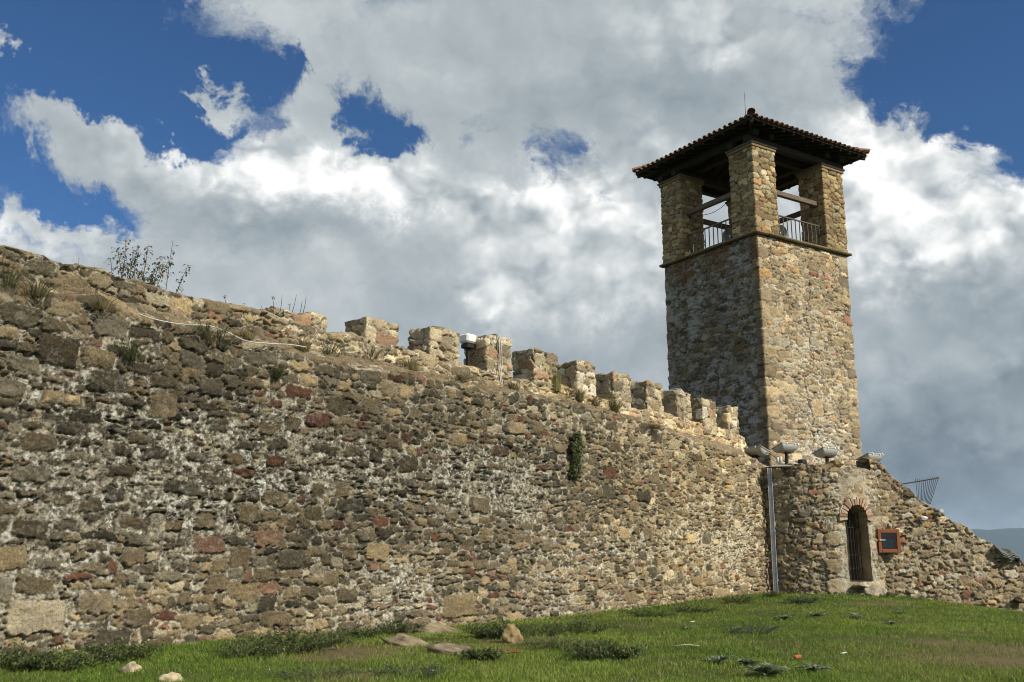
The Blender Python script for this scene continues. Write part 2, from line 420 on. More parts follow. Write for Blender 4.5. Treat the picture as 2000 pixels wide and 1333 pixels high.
ED_u = [0, 3.6, 4.35, 5.25, 6.36, 7.79, 8.85, 10.5, 12.4, 14, 15.6, 17, 18.1, 19.5, 20.9, 22.4, 24]
ED_z = [4.45, 4.49, 4.58, 4.60, 4.53, 4.46, 4.41, 4.45, 4.48, 4.5, 4.48, 4.40, 4.28, 4.17, 4.07, 3.90, 3.85]
PT_u = [0, 3.76, 4.37, 5.03, 6.1, 7.5, 8.0, 8.7, 10.2, 11.7, 13.1, 14.5, 15.7, 17, 18.3, 19.5, 20.8, 21.9, 22.25, 22.6, 23.5]
PT_z = [5.15, 5.20, 5.17, 5.19, 5.15, 5.17, 5.10, 5.06, 5.06, 4.99, 4.90, 4.98, 4.90, 4.82, 4.83, 4.80, 4.76, 4.73, 4.66, 3.95, 3.9]
SETB = .60

def main_wall():
    rng = np.random.default_rng(11)
    us = [1.2]
    while us[-1] < 23.1:
        q = wall_xy(us[-1]); us.append(us[-1] + .00092 * math.hypot(q[0], q[1]))
    us = np.array(us); 
    vs = np.arange(.15, 6.1, .0115)
    zoneR = lambda u: sm(12.5, 19, u)
    def pal(rng, u, v):
        n = len(u); r = zoneR(u)[:, None]
        P = [(.074, .063, .040), (.120, .094, .055), (.18, .138, .080), (.27, .205, .112), (.125, .060, .037), (.15, .128, .088), (.33, .28, .185), (.195, .118, .076)]
        a = np.array([.24, .27, .20, .10, .04, .09, .04, .03]); b = np.array([.05, .12, .27, .25, .025, .09, .17, .04])
        p = a * (1 - r) + b * r
        lo = sm(2.3, 1.2, v)[:, None]; p = p * (1 - .65 * lo) + lo * .65 * np.array([.05, .14, .32, .24, .03, .06, .14, .04])
        up = sm(4.2, 4.8, v)[:, None]; p = p * (1 - .6 * up) + up * .6 * np.array([.05, .2, .32, .22, .03, .04, .11, .03])
        return pick(rng, n, P, p)
    pre = []
    # the large blocks along the foot of the wall
    for x, y, w, h in ((70, 1200, .62, .34), (310, 1262, .36, .26), (670, 1225, .3, .24), (890, 1182, .75, .34), (1000, 1215, .5, .3), (1150, 1205, .55, .24), (1230, 1165, .5, .22),
                       (1300, 1200, .55, .3), (1370, 1190, .55, .36), (1410, 1170, .75, .42), (1260, 1195, .6, .26), (1452, 1160, .4, .3), (220, 640, .42, .24), (120, 690, .42, .34), (45, 620, .42, .22), (320, 790, .36, .3), (935, 985, .5, .3)):
        u, z = on_wall(x, y); pre.append((u, z, w, h))
    S = layout(rng, 1.0, 23.4, .0, 6.2, big=(1200, .24, .46, .13, .24), course=(.05, .125, .09, .29), fill=.92, chips=11000, rf=(.12, .38), pre=pre,
               scale=lambda u, v: 1.1 - .25 * float(sm(9, 18, u)), bigzone=lambda u, v: 1.0 - .85 * float(sm(6, 11, u)) + .25 * (v > 4))
    U, V = np.meshgrid(us, vs, indexing='ij')
    ez = np.interp(us, ED_u, ED_z) + .07 * (np.floor(vn(us * 3.1, us * 0, 4) * 5) / 5 - .4) + .05 * (vn(us * 9, us * 0 + 3, 5) - .5)
    ptz = np.interp(us, PT_u, PT_z) + (.06 * (np.floor(vn(us * 2.7, us * 0 + 5, 3) * 5) / 5 - .4) + .03 * (vn(us * 11, us * 0 + 3, 5) - .5)) * sm(23, 21, us)
    # profile lengths: front face to ez, sloping ledge back to the parapet, parapet up to ptz
    rise = np.clip(.45 * (ptz - ez), .12, .4); run = np.full_like(us, SETB - .06) 
    left = sm(6.6, 4.5, us); run = run * (1 - .25 * left)
    Ls = np.hypot(run, rise); top = ez + Ls + np.maximum(ptz - ez - rise, .02)
    t_mort = fbm(U * .55, V * .9, 3, 2)
    patch = lambda x, y, a, b: np.exp(-((U - x) / a) ** 2 - ((V - y) / b) ** 2)
    lm = np.clip(.9 * patch(6.8, 2.9, 2.4, .9) + .8 * patch(12.3, 2.9, 2.6, .7) + .5 * patch(9.4, 1.2, 2, .6) + .55 * patch(15, 1.7, 4, .7) + .5 * patch(4.5, 2.0, 1.5, .8) + .6 * patch(19, 2.0, 3, .6) + .5 * (t_mort - .45) * 3 + .12, 0, 1)
    tol = lerp(.058, -.022, lm)
    isl = sm(ez[:, None] - .02, ez[:, None] + .06, V) * sm((ez + Ls)[:, None] + .06, (ez + Ls)[:, None] - .05, V)      # sloping ledge
    isl = isl * lerp(.22, 1.0, sm(5.6, 8.0, U))
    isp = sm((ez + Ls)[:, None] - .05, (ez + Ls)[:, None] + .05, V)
    tol = np.where(isl > .4, lerp(tol, -.02, sm(.35, .6, fbm(U * 1.1, V * 2, 3, 6))), tol)
    tol = np.where(isp > .5, .05, tol)
    def colfn(U, V, C, st, Hh):
        # weather crust: black lichen in broad streaked patches, chalky lichen over the mortar
        f = fbm(U * 1.5, V * .8, 5, 1, .6); g = fbm(U * 7, V * 7, 5, 4, .65); h2 = fbm(U * 24, V * 24, 4, 6, .7)
        blk = np.clip(1.15 * patch(5.6, 3.3, 2.6, 1.0) + .9 * patch(10.5, 3.2, 3.2, .9) + .75 * patch(4.5, 2.2, 2.2, .8) + .6 * patch(8.5, 2.0, 2.5, .8) + .35 * patch(14.5, 3.4, 2.0, .5), 0, 1.1)
        streak = np.exp(-((U - 12.05) / .28) ** 2) * sm(2.3, 3.1, V) * sm(3.7, 3.3, V)
        blk = np.clip(blk * 1.0 * (.35 + 1.1 * f) + streak * 1.1, 0, 1) * sm(.30, .62, g + .12)
        C = C * (1 - .55 * blk[..., None])
        wh = sm(.52, .66, h2 * .55 + g * .45) * np.clip(lm * 1.1 + .15, 0, 1) * (1 - .8 * st)
        C = lerp(C, np.array((.46, .45, .39)) * (.6 + .8 * h2[..., None]), (wh * .85)[..., None])
        r = zoneR(U)[..., None]
        C = lerp(C, C * np.array((1.22, 1.17, 1.08)), r)
        soil = (isl * sm(.40, .58, fbm(U * 1.6, V * 3, 4, 2) + .10))[..., None]
        C = lerp(C, np.array((.17, .13, .075)) * (.5 + fbm(U * 20, V * 20, 4, 3)[..., None]), soil * .85)
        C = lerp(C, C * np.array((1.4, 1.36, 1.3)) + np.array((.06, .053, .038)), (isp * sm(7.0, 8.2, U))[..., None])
        C = lerp(C, C * np.array((1.15, 1.13, 1.1)) + .02, (sm(16.5, 19.5, U) * sm(3.9, 4.35, V))[..., None])
        return C
    H, C, st = masonry(rng, us, vs, S, pal, tol, joint=.006, bulge=.017, prot=.012, mort=(.33, .295, .215), mort_rec=.006, seed=1, colfn=colfn, dark_gap=.65, lump=.55, rag=.9, pit=.75)
    H = H + (1 - st) * isl * .01
    # a collapsed hollow in the face
    H = H - .10 * np.exp(-((U - 11.45) / .16) ** 2 - ((V - 2.75) / .22) ** 2).astype(np.float32)
    H = H + (.05 * (fbm(U * .6, V * .6, 3, 4) - .5)).astype(np.float32)
    bow = .10 * np.sin(np.clip((us - 2) / 20, 0, 1) * PI) - .0 * us
    pos = np.stack([P1[0] + WD[0] * (us - U_END) + WN[0] * (bow - .05), P1[1] + WD[1] * (us - U_END) + WN[1] * (bow - .05)], 1)
    nrm = np.tile(WN, (len(us), 1))
    ezc, Lc, runc, risec = ez[:, None], Ls[:, None], run[:, None], rise[:, None]
    def prof(U, V):
        a = np.clip((V - ezc) / Lc, 0, 1); b = np.maximum(V - ezc - Lc, 0)
        off = -.02 * (V - 2.5) * (V < ezc) - .02 * (ezc - 2.5) * (V >= ezc) - a * runc - b * .03
        z = np.minimum(V, ezc) + a * risec + b
        k = sm(ezc - .06, ezc + .08, V) * sm(ezc + Lc + .05, ezc + Lc - .06, V)
        th = k * np.arctan2(runc, risec)
        return off, z, np.cos(th), np.sin(th)
    def cap(last):
        out = []
        for k, d in enumerate((.08, .2, .35, .5, .62, .64)):
            q = last.copy(); q[:, :2] -= WN * d; q[:, 2] += .015 + .05 * (vn(us * 6, us * 0 + k * 3.3, k) - .5) + .02 * (k < 4); 
            if k == 5: q[:, 2] -= 1.2
            out.append(q)
        return out
    capc = lambda k: np.array((.26, .22, .15)) * (.5 + fbm(us * 9, us * 0 + k * 2.1, 3, 2)[:, None])
    root = empty('rampart_wall', wp(12, .5), 0, 'long dark rubble stone rampart wall running up to the bell tower, crowned by square merlons', 'wall')
    inv = Matrix.Translation(-root.location)
    o = sweep('masonry', root, us, vs, H, C, pos, nrm, prof, top, cap, capc)
    o.matrix_parent_inverse = inv
    return root, inv

wall_root, wall_inv = main_wall()

# merlons: (u start, u end, top z, depth)
MER = [(7.85, 8.68, 5.30, .5), (9.47, 10.17, 5.45, .56), (10.92, 11.65, 5.57, .56), (12.37, 13.07, 5.66, .58), (13.75, 14.46, 5.62, .58), (15.12, 15.78, 5.58, .54),
       (16.41, 17.08, 5.53, .5), (17.70, 18.36, 5.49, .46), (19.0, 19.62, 5.46, .44), (20.15, 20.80, 5.41, .40), (21.38, 21.94, 5.36, .36)]
def pal_tan(rng, u, v):
    return pick(rng, len(u), [(.46, .38, .25), (.40, .31, .18), (.33, .26, .17), (.50, .44, .33), (.36, .23, .14), (.27, .22, .14)], [.28, .22, .18, .16, .07, .09])
for k, (a, b, zt, dp) in enumerate(MER):
    zb = float(np.interp(a, PT_u, PT_z)) - .22
    c = wall_xy(a, SETB - .01)
    # e1 runs along the wall, e2 goes into the wall
    o = masonry_block('merlon', wall_root, c, WD, -WN, b - a, dp, zb, zt, .014 + .0004 * k, np.random.default_rng(100 + k), pal_tan,
                      lay=dict(big=(60, .2, .42, .13, .26), course=(.07, .14, .1, .3), fill=.95, chips=120),
                      mas=dict(tol=.045, joint=.004, bulge=.014, prot=.007, mort=(.42, .37, .27), mort_rec=.006, warp=.02, dark_gap=.5, lump=.5, rag=.8), top_jag=.035 if k > 0 else .09, seed=20 + k, rad=.025)
    o.matrix_parent_inverse = wall_inv

# ------------------------------------------------------------------ BELL TOWER
TC = np.array([6.875, 26.0]); E1 = np.array([.839, .544]); E1 /= np.linalg.norm(E1); E2 = np.array([-E1[1], E1[0]])
def tp(a, b, z): q = TC + E1 * a + E2 * b; return np.array([q[0], q[1], z])
e13 = np.array([*E1, 0]); e23 = np.array([*E2, 0]); UPV = np.array([0, 0, 1.])
TL = 3.97; TIN = .05
tower = empty('bell_tower', tp(2, 2, 3.2), 0, 'tall square stone bell tower with open belfry and tiled hipped roof', 'tower')
T_INV = Matrix.Translation(-tower.location)
def tpart(o): o.matrix_parent_inverse = T_INV; return o

def tower_shaft():
    rng = np.random.default_rng(5)
    c = TC + E1 * TIN + E2 * TIN; L = TL - 2 * TIN
    curve = rect_curve(c, E1, E2, L, L, .04); Lp = curve[2][-1]; q = Lp / 4
    step = .021; us = np.arange(0, Lp - step / 2, step); vs = np.arange(2.6, 10.56, step)
    pre = []
    z = 2.7; k = 0
    while z < 10.5:                                       # quoins
        h = rng.uniform(.2, .34)
        for e in (1, 2, 3):
            w = rng.uniform(.55, .75) if (k + e) % 2 else rng.uniform(.3, .45)
            pre.append((q * e + (.12 if (k % 2) else -.12) * rng.uniform(.5, 1), z + h / 2, w, h * .95))
        z += h + .01; k += 1
    pre += [(2 * q + .62, 7.5, .85, .24), (2 * q + .5, 8.35, .6, .3), (2 * q + .75, 6.2, .95, .2), (2 * q + 2.05, 5.75, .42, .5), (2 * q + .3, 4.95, .42, .36), (2 * q + .35, 4.35, .36, .42), (2 * q + 1.5, 7.6, .3, .3)]
    S = layout(rng, 0, Lp, 2.5, 10.65, big=(420, .24, .46, .11, .2), course=(.05, .12, .1, .32), fill=.95, chips=5500, pre=pre, rf=(.08, .32))
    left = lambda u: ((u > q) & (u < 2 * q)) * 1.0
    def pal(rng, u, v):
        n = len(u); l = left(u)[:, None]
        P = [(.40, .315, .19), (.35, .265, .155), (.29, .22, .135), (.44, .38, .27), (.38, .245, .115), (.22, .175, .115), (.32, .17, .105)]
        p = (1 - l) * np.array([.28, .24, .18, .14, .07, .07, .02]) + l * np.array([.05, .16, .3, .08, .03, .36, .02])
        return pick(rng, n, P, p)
    U, V = np.meshgrid(us, vs, indexing='ij')
    cen = np.exp(-((U - 2 * q - 1.9) / 1.0) ** 2) * sm(9.6, 7, V)
    cen = cen + .5 * sm(5.2, 4.2, V)
    lf = left(U)
    tol = lerp(.07, -.005, np.clip(cen * .8 * (.4 + 1.2 * fbm(U * .8, V * .8, 3, 3)) + lf * .35, 0, 1))
    def colfn(U, V, C, st, Hh):
        f = fbm(U * 1.2, V * .7, 5, 2, .6); g = fbm(U * 9, V * 9, 5, 4, .7)
        wh = sm(.48, .62, g * .6 + f * .4) * np.clip(cen, 0, 1) * (1 - .7 * st)
        C = lerp(C, np.array((.60, .57, .50)), (wh * .75)[..., None])
        # left face: grey chalky lichen streaks over brown stone, rust-brown wash under the cornice
        s2 = sm(.46, .60, fbm(U * 5, V * 10, 5, 5, .68)) * sm(.26, .46, fbm(U * .9, V * .5, 3, 6) + .06)
        C = lerp(C, C * np.array((.56, .58, .60)), lf[..., None])  # darker stone, with the shade on this face put into its colour too
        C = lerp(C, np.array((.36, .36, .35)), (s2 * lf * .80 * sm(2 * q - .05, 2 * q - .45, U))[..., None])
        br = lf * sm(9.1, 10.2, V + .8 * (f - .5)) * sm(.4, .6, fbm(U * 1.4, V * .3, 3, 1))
        C = lerp(C, np.array((.17, .085, .035)), (br * .7)[..., None])
        ck = np.abs(U - (2 * q + 1.75 + .9 * (fbm(V * 1.1, V * 0, 4, 3) - .5) + .12 * (V - 7))) < .02
        return C * np.where(ck & (V > 4.5) & (V < 9.5), .45, 1.0)[..., None]
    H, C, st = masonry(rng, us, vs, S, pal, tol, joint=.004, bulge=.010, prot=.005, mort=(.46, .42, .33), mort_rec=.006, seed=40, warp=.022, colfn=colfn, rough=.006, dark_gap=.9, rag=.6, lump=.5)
    ck = np.exp(-((U - (2 * q + 1.75 + .9 * (fbm(V * 1.1, V * 0, 4, 3) - .5) + .12 * (V - 7))) / .018) ** 2) * (V > 4.5) * (V < 9.5)
    H = H - .05 * ck
    slit = (np.abs(U - (q + q * .535)) < .045) & (np.abs(V - 6.55) < .24)
    H = np.where(slit, -.35, H)
    pos, nrm = along(curve, us)
    prof = lambda U, V: (-.004 * (V - 10.5) * 0, V, np.ones_like(V), np.zeros_like(V))
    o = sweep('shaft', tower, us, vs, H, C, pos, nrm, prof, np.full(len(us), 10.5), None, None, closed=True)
    return tpart(o)
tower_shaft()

def pal_pier(rng, u, v):
    return pick(rng, len(u), [(.38, .285, .15), (.33, .24, .12), (.28, .205, .11), (.42, .345, .22), (.25, .18, .10), (.34, .20, .095)], [.28, .24, .18, .13, .12, .05])
PW = .93
# string course: four thin slabs with chamfered lip
mb = MB(); mb.col = (.20, .155, .09)
rr = random.Random(3)
for (o0, d, n) in ((tp(-.07, -.07, 0), e13, -e23), (tp(TL + .07, -.07, 0), e23, e13), (tp(TL + .07, TL + .07, 0), -e13, e23), (tp(-.07, TL + .07, 0), -e23, -e13)):
    x = 0; L = TL + .14
    while x < L - .01:
        w = min(rr.uniform(.4, .8), L - x); w = L - x if L - x - w < .2 else w
        g = rr.uniform(.7, 1.25); mb.col = (.20 * g, .155 * g, .09 * g)
        mb.box(o0 + d * (x + w / 2) - n * (.2 + rr.uniform(0, .012)) + UPV * (10.555 + rr.uniform(-.008, .008)), (w - .004, .42, .065), d, -n, UPV, .02); x += w
tpart(mb.build('string_course', M_STONE, tower))
mb = MB(); mb.col = (.2, .16, .1)
mb.box(tp(TL / 2, TL / 2, 10.55), (TL - .9, TL - .9, .09), e13, e23, UPV); tpart(mb.build('belfry_floor', M_STONE, tower))
pil = []
for k, (a, b) in enumerate(((0.02, 0.02), (TL - PW - .02, .02), (TL - PW - .02, TL - PW - .02), (.02, TL - PW - .02))):
    c = TC + E1 * a + E2 * b
    o = tpart(masonry_block('pillar', tower, c, E1, E2, PW, PW, 10.60, 13.15, .021, np.random.default_rng(200 + k), pal_pier,
                      lay=dict(big=(0, .24, .46, .1, .2), course=(.075, .135, .15, .38), fill=1.0, chips=160, rf=(.05, .2), pre=[(q + (.07 if j % 2 else -.07), 10.63 + .165 * j, .40, .15) for q in (PW, 2 * PW, 3 * PW) for j in range(15)]),
                      mas=dict(tol=.06, joint=.004, bulge=.010, prot=.005, mort=(.19, .15, .095), mort_rec=.012, warp=.006, dark_gap=1.0, rag=.25, lump=.22), top_jag=.004, seed=50 + 3 * k, rad=.03))
    cp = MB(); cp.col = (.22, .17, .10)
    m = tp(a + PW / 2, b + PW / 2, 0)
    cp.box(m + UPV * 13.20, (PW + .08, PW + .08, .085), e13, e23, UPV, .015); cp.col = (.17, .13, .08); cp.box(m + UPV * 13.275, (PW + .14, PW + .14, .06), e13, e23, UPV, .012)
    cc = cp.build('capital', M_STONE, o)

# roof
PT_ = math.tan(R(19)); OV = .52; EZ = 13.70
A_, B_ = -OV, TL + OV; MID = TL / 2; HALF = MID + OV
roof = MB()
apex = tp(MID, MID, EZ + HALF * PT_)
cs = [tp(A_, A_, EZ), tp(B_, A_, EZ), tp(B_, B_, EZ), tp(A_, B_, EZ)]
dz = np.array([0, 0, .035])
for k in range(4):
    a, b = cs[k], cs[(k + 1) % 4]
    roof.add([a, b, apex, a + dz, b + dz, apex + dz], [(0, 2, 1), (3, 4, 5), (0, 1, 4, 3)])
roof_o = tpart(roof.build('roof', M_WOOD, tower))
sides = [(tp(A_, A_, 0), e13, e23), (tp(B_, A_, 0), e23, -e13), (tp(B_, B_, 0), -e13, -e23), (tp(A_, B_, 0), -e23, e13)]   # start, along, inward
W = 2 * HALF
for (o0, d, n) in sides:
    x = .12
    while x < W - .1:
        ln = min(x, W - x) - .03
        if ln > .12:
            mb = MB(); p = o0 + d * x + UPV * (EZ - .062)
            mb.bar(p + n * .03 + UPV * .03 * PT_, p + n * ln + UPV * ln * PT_, .075, .11)
            o = mb.build('rafter', M_WOOD, roof_o)
        x += .415
for k in range(4):
    mb = MB(); mb.bar(cs[k] + (apex - cs[k]) * .01 - UPV * .075, apex - UPV * .1, .11, .14); o = mb.build('hip_rafter', M_WOOD, roof_o)
mb = MB()
for (o0, d, n) in sides: mb.bar(o0 + n * .012 + UPV * (EZ + .0) + d * .012, o0 + n * .012 + UPV * EZ + d * (W - .012), .028, .10)
o = mb.build('fascia_board', M_WOOD, roof_o)
# wall plates lying on the capitals
for (o0, d, n), s in zip(((tp(-.1, .14, 0), e13, 0), (tp(-.1, TL - .14, 0), e13, 0), (tp(.14, -.1, 0), e23, 1), (tp(TL - .14, -.1, 0), e23, 1)), range(4)):
    for j, h in ((0, 0), (1, .62)):
        nn = (e23 if n == 0 else e13); sg = 1 if s in (0, 2) else -1
        mb = MB(); zz = 13.395 if n == 0 else 13.58
        mb.bar(o0 + nn * sg * h + UPV * zz, o0 + nn * sg * h + d * (TL + .2) + UPV * zz, .2, .178, bev=.012); tpart(mb.build('wall_plate', M_WOOD, tower))
# barrel tiles
def tile_row(mb, rng, p, d, n, length, r=.070):
    """one column of overlapping barrel tiles from the eave point p up the slope"""
    sl = n + UPV * PT_; sl /= np.linalg.norm(sl); nm = np.cross(d, sl); nm /= np.linalg.norm(nm)
    nm = nm if nm[2] > 0 else -nm
    x = -.09; k = 0
    while x < length - .05:
        L = min(.40, length - x + .04); g = rng.uniform(.55, 1.15)
        base = random.choice(((.22, .125, .08), (.18, .11, .075), (.26, .175, .12), (.15, .115, .09), (.29, .22, .155)))
        mb.col = tuple(q * g for q in base)
        lift = .040 + rng.uniform(0, .012); off = rng.uniform(-.006, .006); vs = []
        for e, (xx, rr_, hh) in enumerate(((x, r, lift), (x + L, r * .82, lift - .012))):
            for q in range(7):
                a = PI * q / 6; c = p + sl * xx + d * off
                vs.append(c + d * (-math.cos(a) * rr_) + nm * (hh + math.sin(a) * rr_ * .85))
            for q in range(7):
                a = PI * q / 6; vs.append(c + d * (-math.cos(a) * (rr_ - .016)) + nm * (hh + math.sin(a) * (rr_ - .016) * .85))
        fs = [(i, i + 1, i + 15, i + 14) for i in range(6)] + [(7 + i, 21 + i, 22 + i, 8 + i) for i in range(6)] + [(i, 7 + i, 8 + i, i + 1) for i in range(6)]
        mb.add(vs, fs, False); x += .33
def pan_row(mb, rng, p, d, n, length, r=.085):
    sl = n + UPV * PT_; sl /= np.linalg.norm(sl); nm = np.cross(d, sl); nm = nm if nm[2] > 0 else -nm
    nm /= np.linalg.norm(nm); mb.col = tuple(q * rng.uniform(.6, 1) for q in (.24, .12, .075)); vs = []
    for xx in (-.06, length):
        for q in range(6):
            a = PI * q / 5; vs.append(p + sl * xx + d * (-math.cos(a) * r) + nm * (.085 - math.sin(a) * .05))
        for q in range(6):
            a = PI * q / 5; vs.append(p + sl * xx + d * (-math.cos(a) * r) + nm * (.070 - math.sin(a) * .05))
    mb.add(vs, [(i, i + 1, i + 13, i + 12) for i in range(5)] + [(6 + i, 18 + i, 19 + i, 7 + i) for i in range(5)] + [(i, 6 + i, 7 + i, i + 1) for i in range(5)])
mb = MB(); rng = random.Random(8); random.seed(4)
for (o0, d, n) in sides:
    cnt = 24; sp = W / cnt
    for i in range(cnt):
        x = (i + .5) * sp; ln = min(x, W - x) / math.cos(R(19))
        tile_row(mb, rng, o0 + d * x + UPV * EZ, d, n, ln)
        if i < cnt - 1: pan_row(mb, rng, o0 + d * (x + sp / 2) + UPV * EZ, d, n, min(x + sp / 2, W - x - sp / 2) / math.cos(R(19)))
o = mb.build('roof_tiles', M_TILE, roof_o)
mb = MB()
for k in range(4):
    a = cs[k] + UPV * .12; t = apex + UPV * .13 - a; L = np.linalg.norm(t); t /= L; x = -.1
    dd = np.cross(t, UPV); dd /= np.linalg.norm(dd); nm = np.cross(dd, t)
    while x < L:
        g = rng.uniform(.6, 1.2); mb.col = (.31 * g, .17 * g, .11 * g); vs = []
        for xx, r_ in ((x, .115), (min(x + .42, L + .05), .095)):
            for q in range(9):
                an = PI * q / 8; vs.append(a + t * xx + dd * (-math.cos(an) * r_) + nm * (math.sin(an) * r_ * .9 + (.012 if xx == x else 0)))
        mb.add(vs, [(i, i + 1, i + 10, i + 9) for i in range(8)]); x += .36
mb.lathe(apex + UPV * .08, (0, 0, 1), [(0, .17), (.1, .16), (.18, .1), (.22, .02)], 14)
o = mb.build('hip_tiles', M_TILE, roof_o)
mb = MB(); mb.tube([apex + UPV * .2, apex + UPV * .9, apex + UPV * 1.62], [.012, .010, .005], 6); mb.lathe(apex + UPV * .26, (0, 0, 1), [(0, .04), (.05, .03), (.08, .012)], 8)
tpart(mb.build('lightning_rod', M_IRON, tower))
# tie beams between the pillars
for k, (a, b, zz) in enumerate(((tp(PW - .15, .30, 12.06), tp(TL - PW + .15, .30, 12.06), .13), (tp(.30, PW - .15, 12.08), tp(.30, TL - PW + .15, 12.08), .13),
                (tp(TL - .30, PW - .15, 12.27), tp(TL - .30, TL - PW + .15, 12.27), .13), (tp(PW - .15, TL - .30, 12.25), tp(TL - PW + .15, TL - .30, 12.25), .13))):
    mb = MB(); mb.bar(a, b, .13, .15, bev=.012); tpart(mb.build('tie_beam', M_BEAM, tower))
# railings: rails, each baluster a sub-part
bal = None
for a, b in ((tp(PW, .22, 0), tp(TL - PW, .22, 0)), (tp(.22, TL - PW, 0), tp(.22, PW, 0)), (tp(TL - PW, TL - .22, 0), tp(PW, TL - .22, 0)), (tp(TL - .22, PW, 0), tp(TL - .22, TL - PW, 0))):
    mb = MB(); t = (b - a) / np.linalg.norm(b - a)
    mb.bar(a - t * .03 + UPV * 11.33, b + t * .03 + UPV * 11.33, .045, .035); mb.bar(a - t * .03 + UPV * 10.70, b + t * .03 + UPV * 10.70, .03, .03)
    ro = tpart(mb.build('railing', M_RAIL, tower))
    n = 12
    for k in range(n):
        p = a + (b - a) * (k + .5) / n
        m2 = MB(); m2.box(p + UPV * 11.015, (.022, .022, .60), e13, e23, UPV); o = m2.build('baluster', M_RAIL, ro)

# things in the belfry
def loudspeaker(p, axis, label):
    root = empty('loudspeaker', p, 0, label, 'loudspeaker', 'loudspeakers in the belfry')
    inv = Matrix.Translation(-root.location); ax = np.array(axis, float); ax /= np.linalg.norm(ax); p = np.array(p) + UPV * .26
    mb = MB(); mb.lathe(p - ax * .18, ax, [(0, .05), (.06, .07), (.16, .12), (.25, .19), (.30, .235), (.31, .24), (.30, .225), (.24, .17), (.12, .09), (.1, .0)], 28)
    o = mb.build('horn', M_LAMP, root); o.matrix_parent_inverse = inv
    mb = MB(); mb.lathe(p - ax * .07, ax, [(0, .06), (.08, .06), (.14, .05), (.17, .03), (.18, 0)], 16); o = mb.build('phase_plug', M_WHITE, root); o.matrix_parent_inverse = inv
    mb = MB(); mb.lathe(p - ax * .34, ax, [(0, 0), (0, .07), (.12, .08), (.17, .05)], 16); o = mb.build('driver', M_IRON, root); o.matrix_parent_inverse = inv
    mb = MB(); mb.bar(p - ax * .12 - UPV * .09, p - ax * .12 - UPV * .26, .04, .02, up=ax); mb.box(p - ax * .12 - UPV * .255, (.16, .16, .015)); o = mb.build('bracket', M_IRON, root); o.matrix_parent_inverse = inv
loudspeaker(tp(PW + .40, .40, 10.60), (.25, -.95, -.12), 'grey horn loudspeaker behind the railing facing the sunlit side of the belfry')
loudspeaker(tp(.40, PW + .42, 10.60), (-.6, -.78, -.12), 'grey horn loudspeaker behind the railing on the shaded side of the belfry')
mb = MB(); a = tp(.34, TL - PW - .1, 12.02); b = tp(.5, PW, 12.35)
mb.tube([a + (b - a) * t - UPV * .34 * math.sin(PI * t) for t in np.linspace(0, 1, 13)], .009, 5)
tag(mb.build('hanging_wire', M_IRON), 'thin wire sagging across the shaded opening of the belfry', 'wire')

